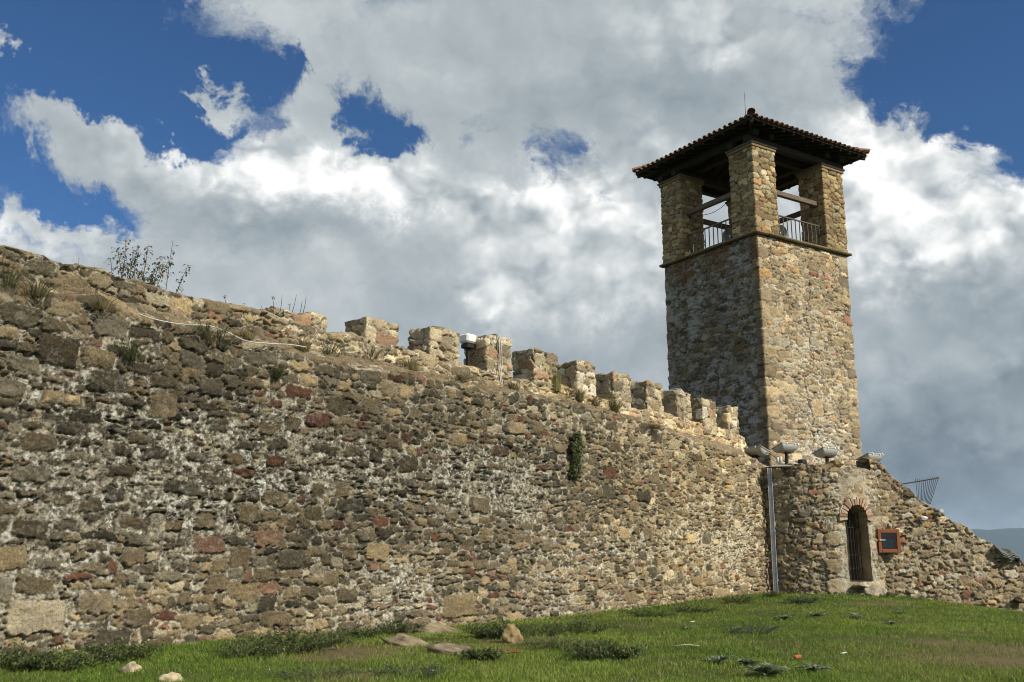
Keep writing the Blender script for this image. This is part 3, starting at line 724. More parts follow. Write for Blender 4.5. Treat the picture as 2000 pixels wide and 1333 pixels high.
# ------------------------------------------------------------------ ROUND GATE TURRET
TUC = np.array([7.72, 25.9]); TUR = 1.93; TUT = 3.80
def door_angle(): return math.atan2(-.87, .48)
turret = empty('gate_turret', (TUC[0], TUC[1], .8), 0, 'low round stone turret with brick arched doorway at the tower foot', 'turret')
TU_INV = Matrix.Translation(-turret.location)
DU = None
DOOR_W, DOOR_SPR = .32, 1.50     # half width, springing height above sill
def turret_wall():
    global DU, DSILL
    rng = np.random.default_rng(21)
    a0, a1 = math.atan2(-.60, -.80) - .55 + 0, R(30)          # from inside the rampart round to the right wall
    a0 = R(-180); Lp = TUR * (a1 - a0)
    step = .02; us = np.arange(0, Lp, step); vs = np.arange(.3, 4.3, step)
    DU = TUR * (R(-68.5) - a0); DSILL = 1.06
    pre = [(DU - .66, .95, .5, .3), (DU + .66, .9, .45, .3), (DU - .7, 1.4, .45, .3), (DU - .68, 2.0, .42, .3)]
    S = layout(rng, 0, Lp, .2, 4.4, big=(140, .2, .36, .11, .2), course=(.055, .125, .09, .28), fill=.93, chips=1600, pre=pre, rf=(.12, .38))
    def pal(rng, u, v):
        return pick(rng, len(u), [(.30, .23, .14), (.23, .175, .105), (.38, .305, .20), (.16, .125, .08), (.25, .13, .08), (.34, .24, .12), (.24, .21, .16)], [.26, .23, .18, .13, .04, .07, .09])
    U, V = np.meshgrid(us, vs, indexing='ij')
    lm = sm(.45, .65, fbm(U * .9, V * .9, 3, 3)) * .8
    nearjamb = np.exp(-((np.abs(U - DU) - DOOR_W - .14) / .13) ** 2) * (V < 3.4)
    tol = lerp(.07, .0, np.clip(lm + nearjamb, 0, 1))
    def colfn(U, V, C, st, Hh):
        g = fbm(U * 9, V * 9, 5, 4, .7)
        w = np.clip(nearjamb * .9 + .5 * sm(3.2, 3.7, V) * sm(DU - 1, DU, U), 0, 1) * sm(.38, .55, g)
        return lerp(C, np.array((.46, .42, .33)), (w * .8)[..., None])
    H, C, st = masonry(rng, us, vs, S, pal, tol, joint=.006, bulge=.017, prot=.012, mort=(.36, .32, .235), mort_rec=.008, seed=70, colfn=colfn, dark_gap=.9, lump=.65, rag=.85, pit=.8)
    calm = np.exp(-(np.maximum(np.abs(U - DU) - DOOR_W - .05, 0) / .1) ** 2) * (V < 3.8) * (V > .9)
    H = H * (1 - .8 * calm)
    th = a0 + us / TUR; nrm = np.stack([np.cos(th), np.sin(th)], 1); pos = TUC + nrm * TUR
    top = TUT + .05 * (np.floor(vn(us * 2.6, us * 0, 3) * 5) / 5 - .4) + .06 * (vn(us * 8, us * 0, 5) - .5) + .06 * np.sin(us * .9)
    def hole(u, v):
        x = u - DU; z = v - DSILL
        return (np.abs(x) < DOOR_W + .015) & (z > 0) & ((z < DOOR_SPR) | (np.hypot(x, z - DOOR_SPR) < DOOR_W + .015))
    prof = lambda U, V: (-.018 * (V - 1.5), V, np.ones_like(V), np.zeros_like(V))
    def cap(last):
        out = []
        for k, s in enumerate((.95, .85, .7, .5, .25, .02)):
            q = last.copy(); q[:, :2] = TUC + (last[:, :2] - TUC) * s; q[:, 2] = last[:, 2] * s + (1 - s) * 3.86 + .07 * (vn(q[:, 0] * 6, q[:, 1] * 6, 3) - .5) * (s > .1); out.append(q)
        return out
    o = sweep('masonry', turret, us, vs, H, C, pos, nrm, prof, top, cap, np.array((.30, .25, .16)), hole=hole); o.matrix_parent_inverse = TU_INV
    return a0
TA0 = turret_wall()
def tu(x, z, dep=0.0):
    """point of the doorway: x along the curved face, z above the sill, dep into the turret along the door axis"""
    th = TA0 + (DU + x) / TUR; p = TUC + np.array([math.cos(th), math.sin(th)]) * (TUR - .018 * (z + DSILL - 1.5))
    return np.array([p[0] - DN[0] * dep, p[1] - DN[1] * dep, z + DSILL])
_th = TA0 + DU / TUR; DN = np.array([math.cos(_th), math.sin(_th)]); DT = np.array([-DN[1], DN[0]])
def doorway():
    # reveal: jambs, sill and vault running inwards
    prof = [(-DOOR_W, 0)] + [(-DOOR_W, z) for z in np.arange(.06, DOOR_SPR, .06)] + [(-DOOR_W * math.cos(a), DOOR_SPR + DOOR_W * math.sin(a)) for a in np.linspace(0, PI, 25)] + [(DOOR_W, z) for z in np.arange(DOOR_SPR - .06, 0, -.06)] + [(DOOR_W, 0)]
    prof += [(x, 0) for x in np.linspace(DOOR_W - .05, -DOOR_W + .05, 15)]
    prof = np.array(prof); n = len(prof); deps = np.linspace(-.02, .75, 24)
    s = np.concatenate([[0], np.cumsum(np.hypot(*np.diff(prof, axis=0).T))])
    V = []; C = []
    for d in deps:
        h = (fbm(s * 5, s * 0 + d * 5, 4, 3) - .5) * .07; g = fbm(s * 8, s * 0 + d * 8, 4, 5); blk = np.floor(s / .22 + (d > .3) * .5).astype(int)
        shade = .6 + .7 * vn(blk * 3.7, blk * 0 + np.floor(d / .33), 2)
        for i, (x, z) in enumerate(prof):
            nx = -1 if x > 0 else 1
            p = tu(x + (nx * h[i] if 0 < z < DOOR_SPR else 0), z, d); V.append(p); C.append(np.array((.33, .265, .165)) * shade[i] * (.6 + .8 * g[i]))
    m = len(deps); I = np.arange(m * n).reshape(m, n); I = np.concatenate([I, I[:, :1]], 1)
    q = np.stack([I[:-1, :-1], I[:-1, 1:], I[1:, 1:], I[1:, :-1]], -1).reshape(-1, 4)
    o = link('reveal', np_mesh('reveal', V, q, np.array(C), M_STONE), turret); o.matrix_parent_inverse = TU_INV
    # brick arch
    mb = MB(); rg = random.Random(5); N = 16
    for k in range(N):
        a = PI * (k + .5) / N * 1.12 - PI * .06 + rg.uniform(-.03, .03); r0 = DOOR_W - .01 + rg.uniform(-.01, .01); r1 = DOOR_W + rg.uniform(.13, .21); hw = .028
        g = rg.uniform(.7, 1.2); mb.col = rg.choice(((.36 * g, .20 * g, .135 * g), (.40 * g, .26 * g, .17 * g), (.40 * g, .31 * g, .21 * g)))
        ca, sa = math.cos(a), math.sin(a); vs = []
        for dep in (-.045 - rg.uniform(0, .02), .12):
            for r_, w in ((r0, hw * .8), (r1, hw * 1.35)):
                for sg in (-1, 1): vs.append(tu(-ca * r_ + sg * sa * w, DOOR_SPR + sa * r_ + sg * ca * w, dep))
        mb.add(vs, [(0, 1, 3, 2), (4, 6, 7, 5), (0, 4, 5, 1), (2, 3, 7, 6), (0, 2, 6, 4), (1, 5, 7, 3)])
    mb.col = (.50, .44, .35)
    for k in range(30):                                         # mortar bed behind the bricks
        a = PI * k / 30 * 1.1 - PI * .05; b = PI * (k + 1) / 30 * 1.1 - PI * .05; vs = []
        for dep in (-.03, .1):
            for t in (a, b):
                for r_ in (DOOR_W + .003, DOOR_W + .18): vs.append(tu(-math.cos(t) * r_, DOOR_SPR + math.sin(t) * r_, dep))
        mb.add(vs, [(0, 1, 3, 2), (4, 6, 7, 5), (0, 2, 6, 4), (1, 5, 7, 3)])
    o = mb.build('brick_arch', M_TILE, turret); o.matrix_parent_inverse = TU_INV
    # gate: planks and wire
    mb = MB(); t3 = np.array([*DT, 0]); n3 = np.array([*DN, 0])
    for k in range(7):
        x = -DOOR_W + (k + .5) * 2 * DOOR_W / 7; hh = DOOR_SPR + math.sqrt(max(DOOR_W ** 2 - x * x, .01)) - .06
        mb.box(tu(0, 0, .5) + t3 * x + UPV * (hh / 2 + .02), (2 * DOOR_W / 7 - .012, .03 + .006 * (k % 3), hh), t3, n3, UPV, .004)
    g = mb.build('gate', M_GATE, turret); g.matrix_parent_inverse = TU_INV
    mb = MB()
    for z in (.3, .62, .95, 1.28, 1.52): mb.bar(tu(0, z, .28) - t3 * (DOOR_W + .01), tu(0, z, .28) + t3 * (DOOR_W + .01), .014, .014)
    for x in np.linspace(-DOOR_W + .05, DOOR_W - .05, 7): mb.bar(tu(0, .02, .28) + t3 * x, tu(0, DOOR_SPR + .15, .28) + t3 * x, .010, .010, up=n3)
    mb.bar(tu(0, 1.52, .28) - t3 * .1, tu(0, 1.78, .28) + t3 * .15, .010, .010)
    mb.build('wire_grille', M_IRON, g)
doorway()

# ------------------------------------------------------------------ rocks
def rock_mesh(name, size, seed, sub=4, col=(.3, .24, .15), rough=.18, facet=1.0, mat=None):
    bm = bmesh.new(); bmesh.ops.create_icosphere(bm, subdivisions=sub, radius=1.0)
    rg = random.Random(seed); planes = [(Vector((rg.gauss(0, 1), rg.gauss(0, 1), rg.gauss(0, 1))).normalized(), rg.uniform(.52, .84)) for _ in range(14)]
    for v in bm.verts:
        p = v.co.copy()
        for nn, dd in planes:
            k = p.dot(nn)
            if k > dd: p -= nn * (k - dd) * .92 * facet
        p *= 1 + rough * mnoise.fractal(p * 1.8 + Vector((seed, 0, 0)), .9, 2.1, 5)
        v.co = Vector((p.x * size[0], p.y * size[1], p.z * size[2]))
    me = bpy.data.meshes.new(name); bm.to_mesh(me)
    at = me.attributes.new('Col', 'FLOAT_COLOR', 'POINT'); c = []
    for v in bm.verts:
        k = .75 + .6 * mnoise.fractal(v.co * 7 + Vector((0, seed, 0)), .9, 2.1, 4); k = max(.35, min(1.5, k)); c += [col[0] * k, col[1] * k, col[2] * k, 1]
    at.data.foreach_set('color', c); bm.free(); me.materials.append(mat or M_ROCK)
    for p in me.polygons: p.use_smooth = True
    return me
def at_ground(x, y):
    r = ray(x, y); t = 8.0
    for _ in range(60):
        P = CAM + r * t; dz_ = P[2] - gz(P[0], P[1]); t += dz_ / max(-r[2], .02) * .6
    return CAM + r * t
def rock(name, p, size, seed, label, cat='rock', rot=(0, 0, 0), group=None, col=(.3, .24, .15), parent=None, **kw):
    o = link(name, rock_mesh(name, size, seed, col=col, **kw)); o.location = p; o.rotation_euler = rot
    return tag(o, label, cat, group)
p = tu(-.02, -.28, -.36); st = link('doorstep', rock_mesh('doorstep', (.34, .30, .20), 3, col=(.40, .35, .25), rough=.10)); st.location = p; st.rotation_euler = (0, 0, math.atan2(DT[1], DT[0]))
tag(st, 'pale stone block serving as doorstep below the brick arch', 'step')
p = tu(0, -.07, -.02); st = link('threshold', rock_mesh('threshold', (.40, .26, .10), 9, col=(.42, .36, .25), rough=.1), turret); st.location = p; st.rotation_euler = (0, 0, math.atan2(DT[1], DT[0])); st.matrix_parent_inverse = TU_INV

# ------------------------------------------------------------------ SLOPING WALL beyond the turret
RA = np.array([8.98, 24.62]); RD = np.array([1.0, .1]); RD /= np.linalg.norm(RD); RN = np.array([RD[1], -RD[0]])
def on_r(x, y, s=0):
    P = at_plane(x, y, RA - RN * s, RN); return float(np.dot(P[:2] - RA, RD)), float(P[2])
def rp(u, z, s=0):
    q = RA + RD * u - RN * s; return np.array([q[0], q[1], z])
def sloping_wall():
    rng = np.random.default_rng(31)
    step = .02; us = np.arange(.08, 6.2, step); vs = np.arange(-.6, 4.7, step)
    pts = [on_r(x, y) for x, y in ((1690, 893), (1708, 896), (1722, 905), (1744, 933), (1775, 952), (1805, 978), (1850, 1010), (1900, 1040), (1950, 1072), (2000, 1104))]
    tu_, tz_ = [q[0] for q in pts], [q[1] for q in pts]
    tu_ += [tu_[-1] + 2.5]; tz_ += [tz_[-1] - 1.5]
    S = layout(rng, -1, 6.5, -.8, 4.9, big=(160, .2, .36, .11, .2), course=(.05, .115, .09, .27), fill=.94, chips=2600, rf=(.1, .36))
    def pal(rng, u, v):
        return pick(rng, len(u), [(.31, .24, .145), (.25, .19, .115), (.37, .30, .195), (.20, .155, .10), (.26, .135, .085), (.35, .24, .12), (.41, .36, .27)], [.27, .23, .18, .11, .04, .06, .11])
    U, V = np.meshgrid(us, vs, indexing='ij')
    tol = lerp(.07, .01, sm(.45, .65, fbm(U * .8, V * .8, 3, 5)))
    top = np.interp(us, tu_, tz_) + .10 * (np.floor(vn(us * 3, us * 0, 2) * 5) / 5 - .4) + .05 * (vn(us * 10, us * 0, 5) - .5)
    def colfn(U, V, C, st, Hh):
        return C * (.8 + .4 * fbm(U * .9, V * .9, 4, 6)[..., None])
    H, C, _ = masonry(rng, us, vs, S, pal, tol, joint=.005, bulge=.020, prot=.014, mort=(.32, .275, .195), mort_rec=.012, seed=90, colfn=colfn, dark_gap=1.0, lump=.7, rag=.85, pit=.8)
    pos = RA + RD * us[:, None]; nrm = np.tile(RN, (len(us), 1))
    prof = lambda U, V: (-.03 * (V - 1), V, np.ones_like(V), np.zeros_like(V))
    def cap(last):
        out = []
        for k, d in enumerate((.08, .2, .35, .5, .7, .72)):
            q = last.copy(); q[:, :2] -= RN * d; q[:, 2] += .02 + .08 * (vn(us * 5, us * 0 + k * 3.3, k) - .5)
            if k == 5: q[:, 2] -= 2
            out.append(q)
        return out
    root = empty('sloping_wall', rp(2, .5), 0, 'rubble stone wall with steeply sloping top descending beside the round turret', 'wall')
    o = sweep('masonry', root, us, vs, H, C, pos, nrm, prof, top, cap, np.array((.30, .25, .16))); o.matrix_parent_inverse = Matrix.Translation(-root.location)
    return tu_, tz_
RT = sloping_wall()
def r_top(u): return float(np.interp(u, *RT))

# ------------------------------------------------------------------ fittings on the walls
# display case
u, z = on_r(1736, 1057, -.17); cx = rp(u, z, -.05); r3 = np.array([*RD, 0]); n3 = np.array([*RN, 0])
case = empty('display_case', cx, 0, 'small varnished wooden display case with glass door fixed to the sloping wall', 'display case'); inv = Matrix.Translation(-case.location)
W_, H_, D_ = .56, .56, .13; c0 = cx + n3 * D_ / 2
mb = MB(); mb.box(c0 - n3 * (D_ / 2 - .01), (W_ - .01, .02, H_ - .01), r3, n3, UPV)
for s in (-1, 1): mb.box(c0 + r3 * s * (W_ / 2 - .012) - n3 * .015, (.024, D_ - .03, H_), r3, n3, UPV); mb.box(c0 + UPV * s * (H_ / 2 - .012) - n3 * .016, (W_ - .05, D_ - .034, .024), r3, n3, UPV)
mb.build('cabinet', M_CASE, case).matrix_parent_inverse = inv
mb = MB(); f = c0 + n3 * (D_ / 2 + .002)
for s in (-1, 1): mb.box(f + r3 * s * (W_ / 2 - .04), (.084, .034, H_ + .012), r3, n3, UPV, .006); mb.box(f + UPV * s * (H_ / 2 - .04), (W_ - .168, .031, .086), r3, n3, UPV, .006)
dr = mb.build('door_frame', M_CASE, case); dr.matrix_parent_inverse = inv
mb = MB(); mb.box(f, (W_ - .16, .006, H_ - .16), r3, n3, UPV); mb.build('glass_pane', M_GLASS, case).matrix_parent_inverse = inv
mb = MB(); mb.bar(f - r3 * (W_ / 2 - .03) + n3 * .035 + UPV * .02, f - r3 * (W_ / 2 - .17) + n3 * .035 + UPV * .02, .022, .018, bev=.004); mb.bar(f - r3 * (W_ / 2 - .04) + UPV * .02, f - r3 * (W_ / 2 - .04) + n3 * .04 + UPV * .02, .03, .03)
mb.build('handle', M_WHITE, dr)
mb = MB(); mb.box(c0 - n3 * .035 - UPV * .06 + r3 * .01, (.26, .004, .2), r3, n3, UPV); mb.build('notice', M_PAPER, case).matrix_parent_inverse = inv

# drainpipe in the corner between rampart and turret
u1, z1 = on_wall(1503, 915, -.13); u2, z2 = on_wall(1516, 1160, -.20)
a, b = wp(u1, z1, -.13), wp(u2, z2 - .05, -.20); w3 = np.array([*WD, 0]); wn3 = np.array([*WN, 0])
pipe = empty('drainpipe', b, 0, 'straight zinc channel pipe in the corner between the rampart and the round turret', 'drainpipe'); inv = Matrix.Translation(-pipe.location)
mb = MB(); ax = (a - b) / np.linalg.norm(a - b); sd = np.array([.93, -.36, 0]); sd = sd / np.linalg.norm(sd)
yy = np.cross(ax, sd); mid = (a + b) / 2; L = np.linalg.norm(a - b)
mb.box(mid, (.11, L, .012), sd, ax, yy, .003); mb.box(mid - sd * .05 - yy * .022, (.012, L + .003, .05), sd, ax, yy, .003); mb.box(mid + sd * .05 - yy * .022, (.012, L + .003, .05), sd, ax, yy, .003); mb.box(mid - yy * .02, (.012, L - .01, .028), sd, ax, yy, .003)
mb.build('channel', M_ZINC, pipe).matrix_parent_inverse = inv
for t in (.12, .5, .86): mb = MB(); mb.box(b + (a - b) * t + yy * .012, (.145, .03, .02), sd, ax, yy, .004); mb.build('clamp', M_ZINC, pipe).matrix_parent_inverse = inv

# cables
def on_ledge(x, y, lift=.03):
    for s in np.linspace(-.02, .62, 65):
        u, z = on_wall(x, y, s); ez = np.interp(u, ED_u, ED_z); pz = np.interp(u, PT_u, PT_z)
        zs = ez + np.clip(.45 * (pz - ez), .12, .4) * np.clip(s / (SETB - .06), 0, 1)
        if z <= zs + lift: return wp(u, z, s - .02)
    return wp(*on_wall(x, y, .55), .55)
def cable(name, pts, r, label, mat=M_CABLE):
    P = [np.array(p) for p in pts]; q = []
    for i in range(len(P) - 1):
        p0, p1, p2, p3 = P[max(i - 1, 0)], P[i], P[i + 1], P[min(i + 2, len(P) - 1)]
        for t in np.linspace(0, 1, 6, endpoint=False):
            q.append(.5 * (2 * p1 + (p2 - p0) * t + (2 * p0 - 5 * p1 + 4 * p2 - p3) * t * t + (3 * p1 - p0 - 3 * p2 + p3) * t ** 3))
    q.append(P[-1]); mb = MB(); mb.tube(q, r, 6); return tag(mb.build(name, mat), label, 'cable')
cable('cable', [on_ledge(x, y, .06) + wn3 * .06 for x, y in ((266, 616), (300, 627), (345, 635), (385, 637), (412, 641), (440, 652), (475, 668), (520, 673), (560, 675), (592, 680))], .0075, 'white cable snaking over the sloping ledge at the high end of the rampart')
def merlon_cable(k, x, y0, y1, label, n=2):
    a, b, zt, dp = MER[k]; s = SETB - .01; u, _ = on_wall(x, y0, s); zb = on_wall(x + 6, y1, s)[1]
    pts = [wp(u - .03, zt + .02, s + dp * .9), wp(u - .01, zt + .055, s + .25), wp(u, zt + .05, s - .01), wp(u + .01, zt - .12, s - .055), wp(u + .03, zt - .5, s - .055), wp(u + .015, (zt + zb) / 2 - .2, s - .06), wp(u + .02, zb, s - .09)]
    cable('cable', pts, .010, label)
    if n > 1: cable('cable', [p + w3 * (.05 + .012 * math.sin(i * 2)) for i, p in enumerate(pts)], .010, label.replace('first', 'second'))
merlon_cable(3, 970, 660, 752, 'first of two grey cables hanging over the fourth merlon')
merlon_cable(8, 1329, 768, 842, 'single grey cable hanging down the front of a small merlon near the tower', 1)

# floodlights
def floodlight(p, foot_z, wdir, fdir, label, tilt=20):
    p = np.array(p); root = empty('floodlight', (p[0], p[1], foot_z), 0, label, 'floodlight', 'floodlights along the wall tops'); inv = Matrix.Translation(-root.location)
    w = np.array([*wdir, 0.]); w /= np.linalg.norm(w); f = np.array([*fdir, 0.]); f /= np.linalg.norm(f); t = R(tilt)
    nm = UPV * math.cos(t) + f * math.sin(t); dv = f * math.cos(t) - UPV * math.sin(t)     # glass normal, depth axis
    mb = MB(); K = 13; secs = [(-.285, .55), (-.27, .80), (-.22, .97), (-.1, 1), (.1, 1), (.22, .97), (.27, .80), (.285, .55)]; vs = []
    for x, s in secs:
        for i in range(K):
            a = PI * i / (K - 1); vs.append(p + w * x + dv * (-math.cos(a) * .19 * (.8 + .2 * s)) - nm * (math.sin(a) ** .8 * .165 * s))
    fs = [(j * K + i, j * K + i + 1, (j + 1) * K + i + 1, (j + 1) * K + i) for j in range(len(secs) - 1) for i in range(K - 1)] + [tuple(range(K)), tuple(range((len(secs) - 1) * K, len(secs) * K))[::-1]]
    mb.add(vs, fs, False); mb.build('housing', M_LAMP, root).matrix_parent_inverse = inv
    mb = MB()
    for s in (-1, 1): mb.box(p + dv * s * .19 + nm * .008, (.60, .024, .026), w, dv, nm, .004); mb.box(p + w * s * .29 + nm * .008, (.024, .356, .026), w, dv, nm, .004)
    rim = mb.build('rim', M_LAMP, root); rim.matrix_parent_inverse = inv
    mb = MB(); mb.box(p + nm * .006, (.555, .355, .008), w, dv, nm); mb.build('glass_pane', M_GLASS, root).matrix_parent_inverse = inv
    for x in (-.12, .16, .28):
        mb = MB(); mb.box(p + w * x - dv * .205 + nm * .0, (.028, .014, .06), w, dv, nm, .003); mb.build('clip', M_WHITE, rim)
    mb = MB(); b = p - nm * .15
    mb.bar(b + UPV * .03, np.array([p[0], p[1], foot_z - .05]), .075, .06, up=w, bev=.008); mb.box(b, (.2, .12, .05), w, dv, nm, .008); mb.build('post', M_IRON, root).matrix_parent_inverse = inv
FL = [(1479, 880, 24.75, 3.86, E2, E1, 'white floodlight with its end toward the tower, at the end of the merlon wall'), (1533, 873, 24.75, 3.82, E1, E2, 'grey floodlight beside the tower corner, with two small cups below it'),
      (1612, 882, 25.0, 3.82, E1, E2, 'grey floodlight above the middle of the round turret'), (1699, 893, 25.4, 3.72, E1, E2, 'grey floodlight at the turret end where the sloping wall begins')]
for x, y, Y, fz, w, f, lb in FL: floodlight(at_Y(x, y, Y), fz, w, f, lb)
p = wp(*on_wall(914, 663, SETB + .35), SETB + .35)
fl = empty('box_lamp', p, 0, 'white box lamp mounted behind the fourth merlon', 'floodlight'); inv = Matrix.Translation(-fl.location)
mb = MB(); mb.box(p, (.27, .24, .17), w3, wn3, UPV, .03); mb.build('housing', M_WHITE, fl).matrix_parent_inverse = inv
mb = MB(); mb.box(p - UPV * .14, (.2, .18, .08), w3, wn3, UPV, .01); mb.bar(p - UPV * .15, p - UPV * .75, .05, .05, up=w3); mb.build('bracket', M_IRON, fl).matrix_parent_inverse = inv

# odds and ends on the turret top
def can(p, r, h, label, mat, name='cup'):
    mb = MB(); mb.lathe(p, (.05, .02, 1), [(0, 0), (0, r), (h, r * .96), (h, r * .8), (h * .8, r * .78), (h * .8, 0)], 14); tag(mb.build(name, mat), label, name)
can(at_Y(1519, 905, 24.35), .035, .15, 'small white cup standing beside the paler of a pair under a floodlight', M_CABLE)
can(at_Y(1525, 907, 24.35), .042, .19, 'larger cream cup of the pair under the second floodlight', M_CABLE)
def slab(name, p, d, ax, label, cat, mat, bev=.01, tilt=0):
    mb = MB(); ax = np.array([ax[0], ax[1], tilt]); ax /= np.linalg.norm(ax); ay = np.cross(UPV, ax); ay /= np.linalg.norm(ay); mb.box(p, d, ax, ay, np.cross(ax, ay), bev); return tag(mb.build(name, mat), label, cat)
slab('board', at_Y(1525, 911, 24.2), (.5, .16, .03), (.95, -.25), 'pale board lying on the turret edge below two cups', 'board', M_CABLE, .006)
slab('junction_box', at_Y(1567, 903, 24.5), (.20, .16, .13), E1, 'black plastic box on the turret top between two floodlights', 'junction box', M_RUBBER, .025)
slab('junction_box', at_Y(1697, 915, 24.9), (.26, .18, .13), E1, 'black plastic box under the floodlight at the sloping wall', 'junction box', M_RUBBER, .03)
cable('cable', [at_Y(x, y, Y) for x, y, Y in ((1480, 885, 24.6), (1500, 885, 24.5), (1520, 897, 24.4), (1540, 905, 24.3), (1552, 911, 24.25))], .009, 'thin cable looping along the turret top between floodlights', M_IRON)
rock('stone', at_Y(1632, 904, 24.9) - UPV * .05, (.27, .2, .13), 41, 'flat brown stone on top of the round turret below a floodlight', 'stone', (0, .1, .4), col=(.26, .17, .07), rough=.2)
for k, (x, y, lb) in enumerate(((781, 687, 'red broken tile on the rampart beside the second merlon'), (800, 692, 'red broken tile between two other red fragments on the rampart'), (818, 697, 'red broken tile on the rampart against the third merlon'))):
    rock('broken_tile', wp(*on_wall(x, y, .75), .75) + UPV * .0, (.13, .10, .055), 60 + k, lb, 'tile', (rr.uniform(-.3, .3), .2, k), 'broken red tiles', col=(.42, .13, .06), rough=.12, mat=M_TILE)

# leaning spiked fence panel beyond the sloping wall
fp = empty('fence_panel', rp(*on_r(1815, 965, .4), .4), 0, 'leaning iron fence panel with spiked rods behind the sloping wall top', 'fence'); inv = Matrix.Translation(-fp.location)
S_ = .95
def fr(x, y): u, z = on_r(x, y, S_); return rp(u, z, S_)
mb = MB(); mb.bar(fr(1762, 946), fr(1834, 934), .03, .03); mb.build('rail', M_IRON, fp).matrix_parent_inverse = inv
for k in range(12):
    t = k / 11; top_ = fr(1788 + 46 * t, 933.5 - 4 * t); low = fr(1793 + 24 * t, 985)
    mb = MB(); d = (top_ - low); L = np.linalg.norm(d); mb.tube([low, top_ - d / L * .05, top_], [.006, .006, .001], 6); mb.build('rod', M_IRON, fp).matrix_parent_inverse = inv

# tarpaulin draped over the low end of the sloping wall
def tarp():
    u0, z0 = on_r(1967, 1090); V = []; C = []; nu, nv = 70, 60
    for i in range(nu):
        for j in range(nv):
            s = i / (nu - 1); t = j / (nv - 1); uu = u0 - .33 + .62 * s
            hi = r_top(uu) + .04 + .13 * math.exp(-((s - .66) / .2) ** 2) + .03 * math.sin(s * 11)
            lo = r_top(u0 - .33) - .10 - .24 * math.sin(PI * s ** .8) - .10 * s + .02 * math.sin(s * 23)
            if lo > hi - .06: lo = hi - .06
            ph = t * 4.6 + .9 * math.sin(PI * s) + .12 * mnoise.noise(Vector((s * 5, t * 5, 1)))
            fold = abs(math.sin(ph * PI)) ** .7 * .055 * (.4 + math.sin(PI * s)) * min(1, 5 * t + .2)
            dep = .30 * (1 - t) ** 3 - .09 - fold - .05 * math.sin(PI * t)
            V.append(rp(uu + .02 * math.sin(t * 9), hi + (lo - hi) * t, dep)); g = .8 + .4 * mnoise.noise(Vector((s * 6, t * 6, 2)))
            C.append(np.array((.16, .165, .145)) * g)
    I = np.arange(nu * nv).reshape(nu, nv); q = np.stack([I[:-1, :-1], I[1:, :-1], I[1:, 1:], I[:-1, 1:]], -1).reshape(-1, 4)
    o = link('tarpaulin', np_mesh('tarpaulin', V, q, np.array(C), M_TARP)); so = o.modifiers.new('thick', 'SOLIDIFY'); so.thickness = .008
    tag(o, 'crumpled grey tarpaulin draped over the low end of the sloping wall', 'tarpaulin')
tarp()
for k, (x, y, s) in enumerate(((1803, 1012, .085), (1836, 999, .07))):
    rock('pale_stone', rp(*on_r(x, y, -.04), -.04), (s * 1.4, .05, s * .8), 80 + k, ('white chalky stone standing out of the sloping wall face' if k == 0 else 'white squared stone just under the edge of the sloping wall'), 'stone', col=(.62, .60, .56), rough=.1)
rock('boulder', rp(*on_r(1990, 1172, -.12), -.12), (.15, .14, .11), 85, 'dark rock standing in for a dark hollow at the foot of the sloping wall near its low end', 'boulder', col=(.10, .075, .04))  # dark rock added to stand in for a dark hollow
# rocks in the grass
for k, (x, y, sz, sk, rot, col, lb, cat) in enumerate((
    (252, 1312, (.115, .10, .10), 0, (0, 0, .3), (.50, .42, .28), 'pale angular stone lying in the grass below dark weeds', 'stone'),
    (329, 1332, (.12, .10, .08), 0, (.1, 0, 0), (.45, .37, .24), 'pale stone cut by the bottom of the picture', 'stone'),
    (850, 1236, (.62, .36, .13), 0, (0, .22, -.5), (.30, .24, .15), 'long weathered slab leaning against the foot of the rampart', 'slab'),
    (805, 1262, (.42, .22, .10), 0, (0, .25, -.5), (.27, .22, .14), 'low tapering slab in front of a longer slab', 'slab'),
    (885, 1278, (.42, .24, .13), 0, (0, .12, -.6), (.26, .21, .14), 'flat cracked boulder nearest the lawn among the slabs', 'boulder'),
    (1003, 1256, (.14, .12, .22), 0, (.1, -.35, .2), (.40, .29, .14), 'upright ochre stone tilted beside the weeds', 'stone'))):
    P = at_ground(x, y); rock('slab' if cat == 'slab' else cat, P + UPV * sz[2] * .10, sz, 110 + k, lb, cat, rot, col=col, rough=.28)

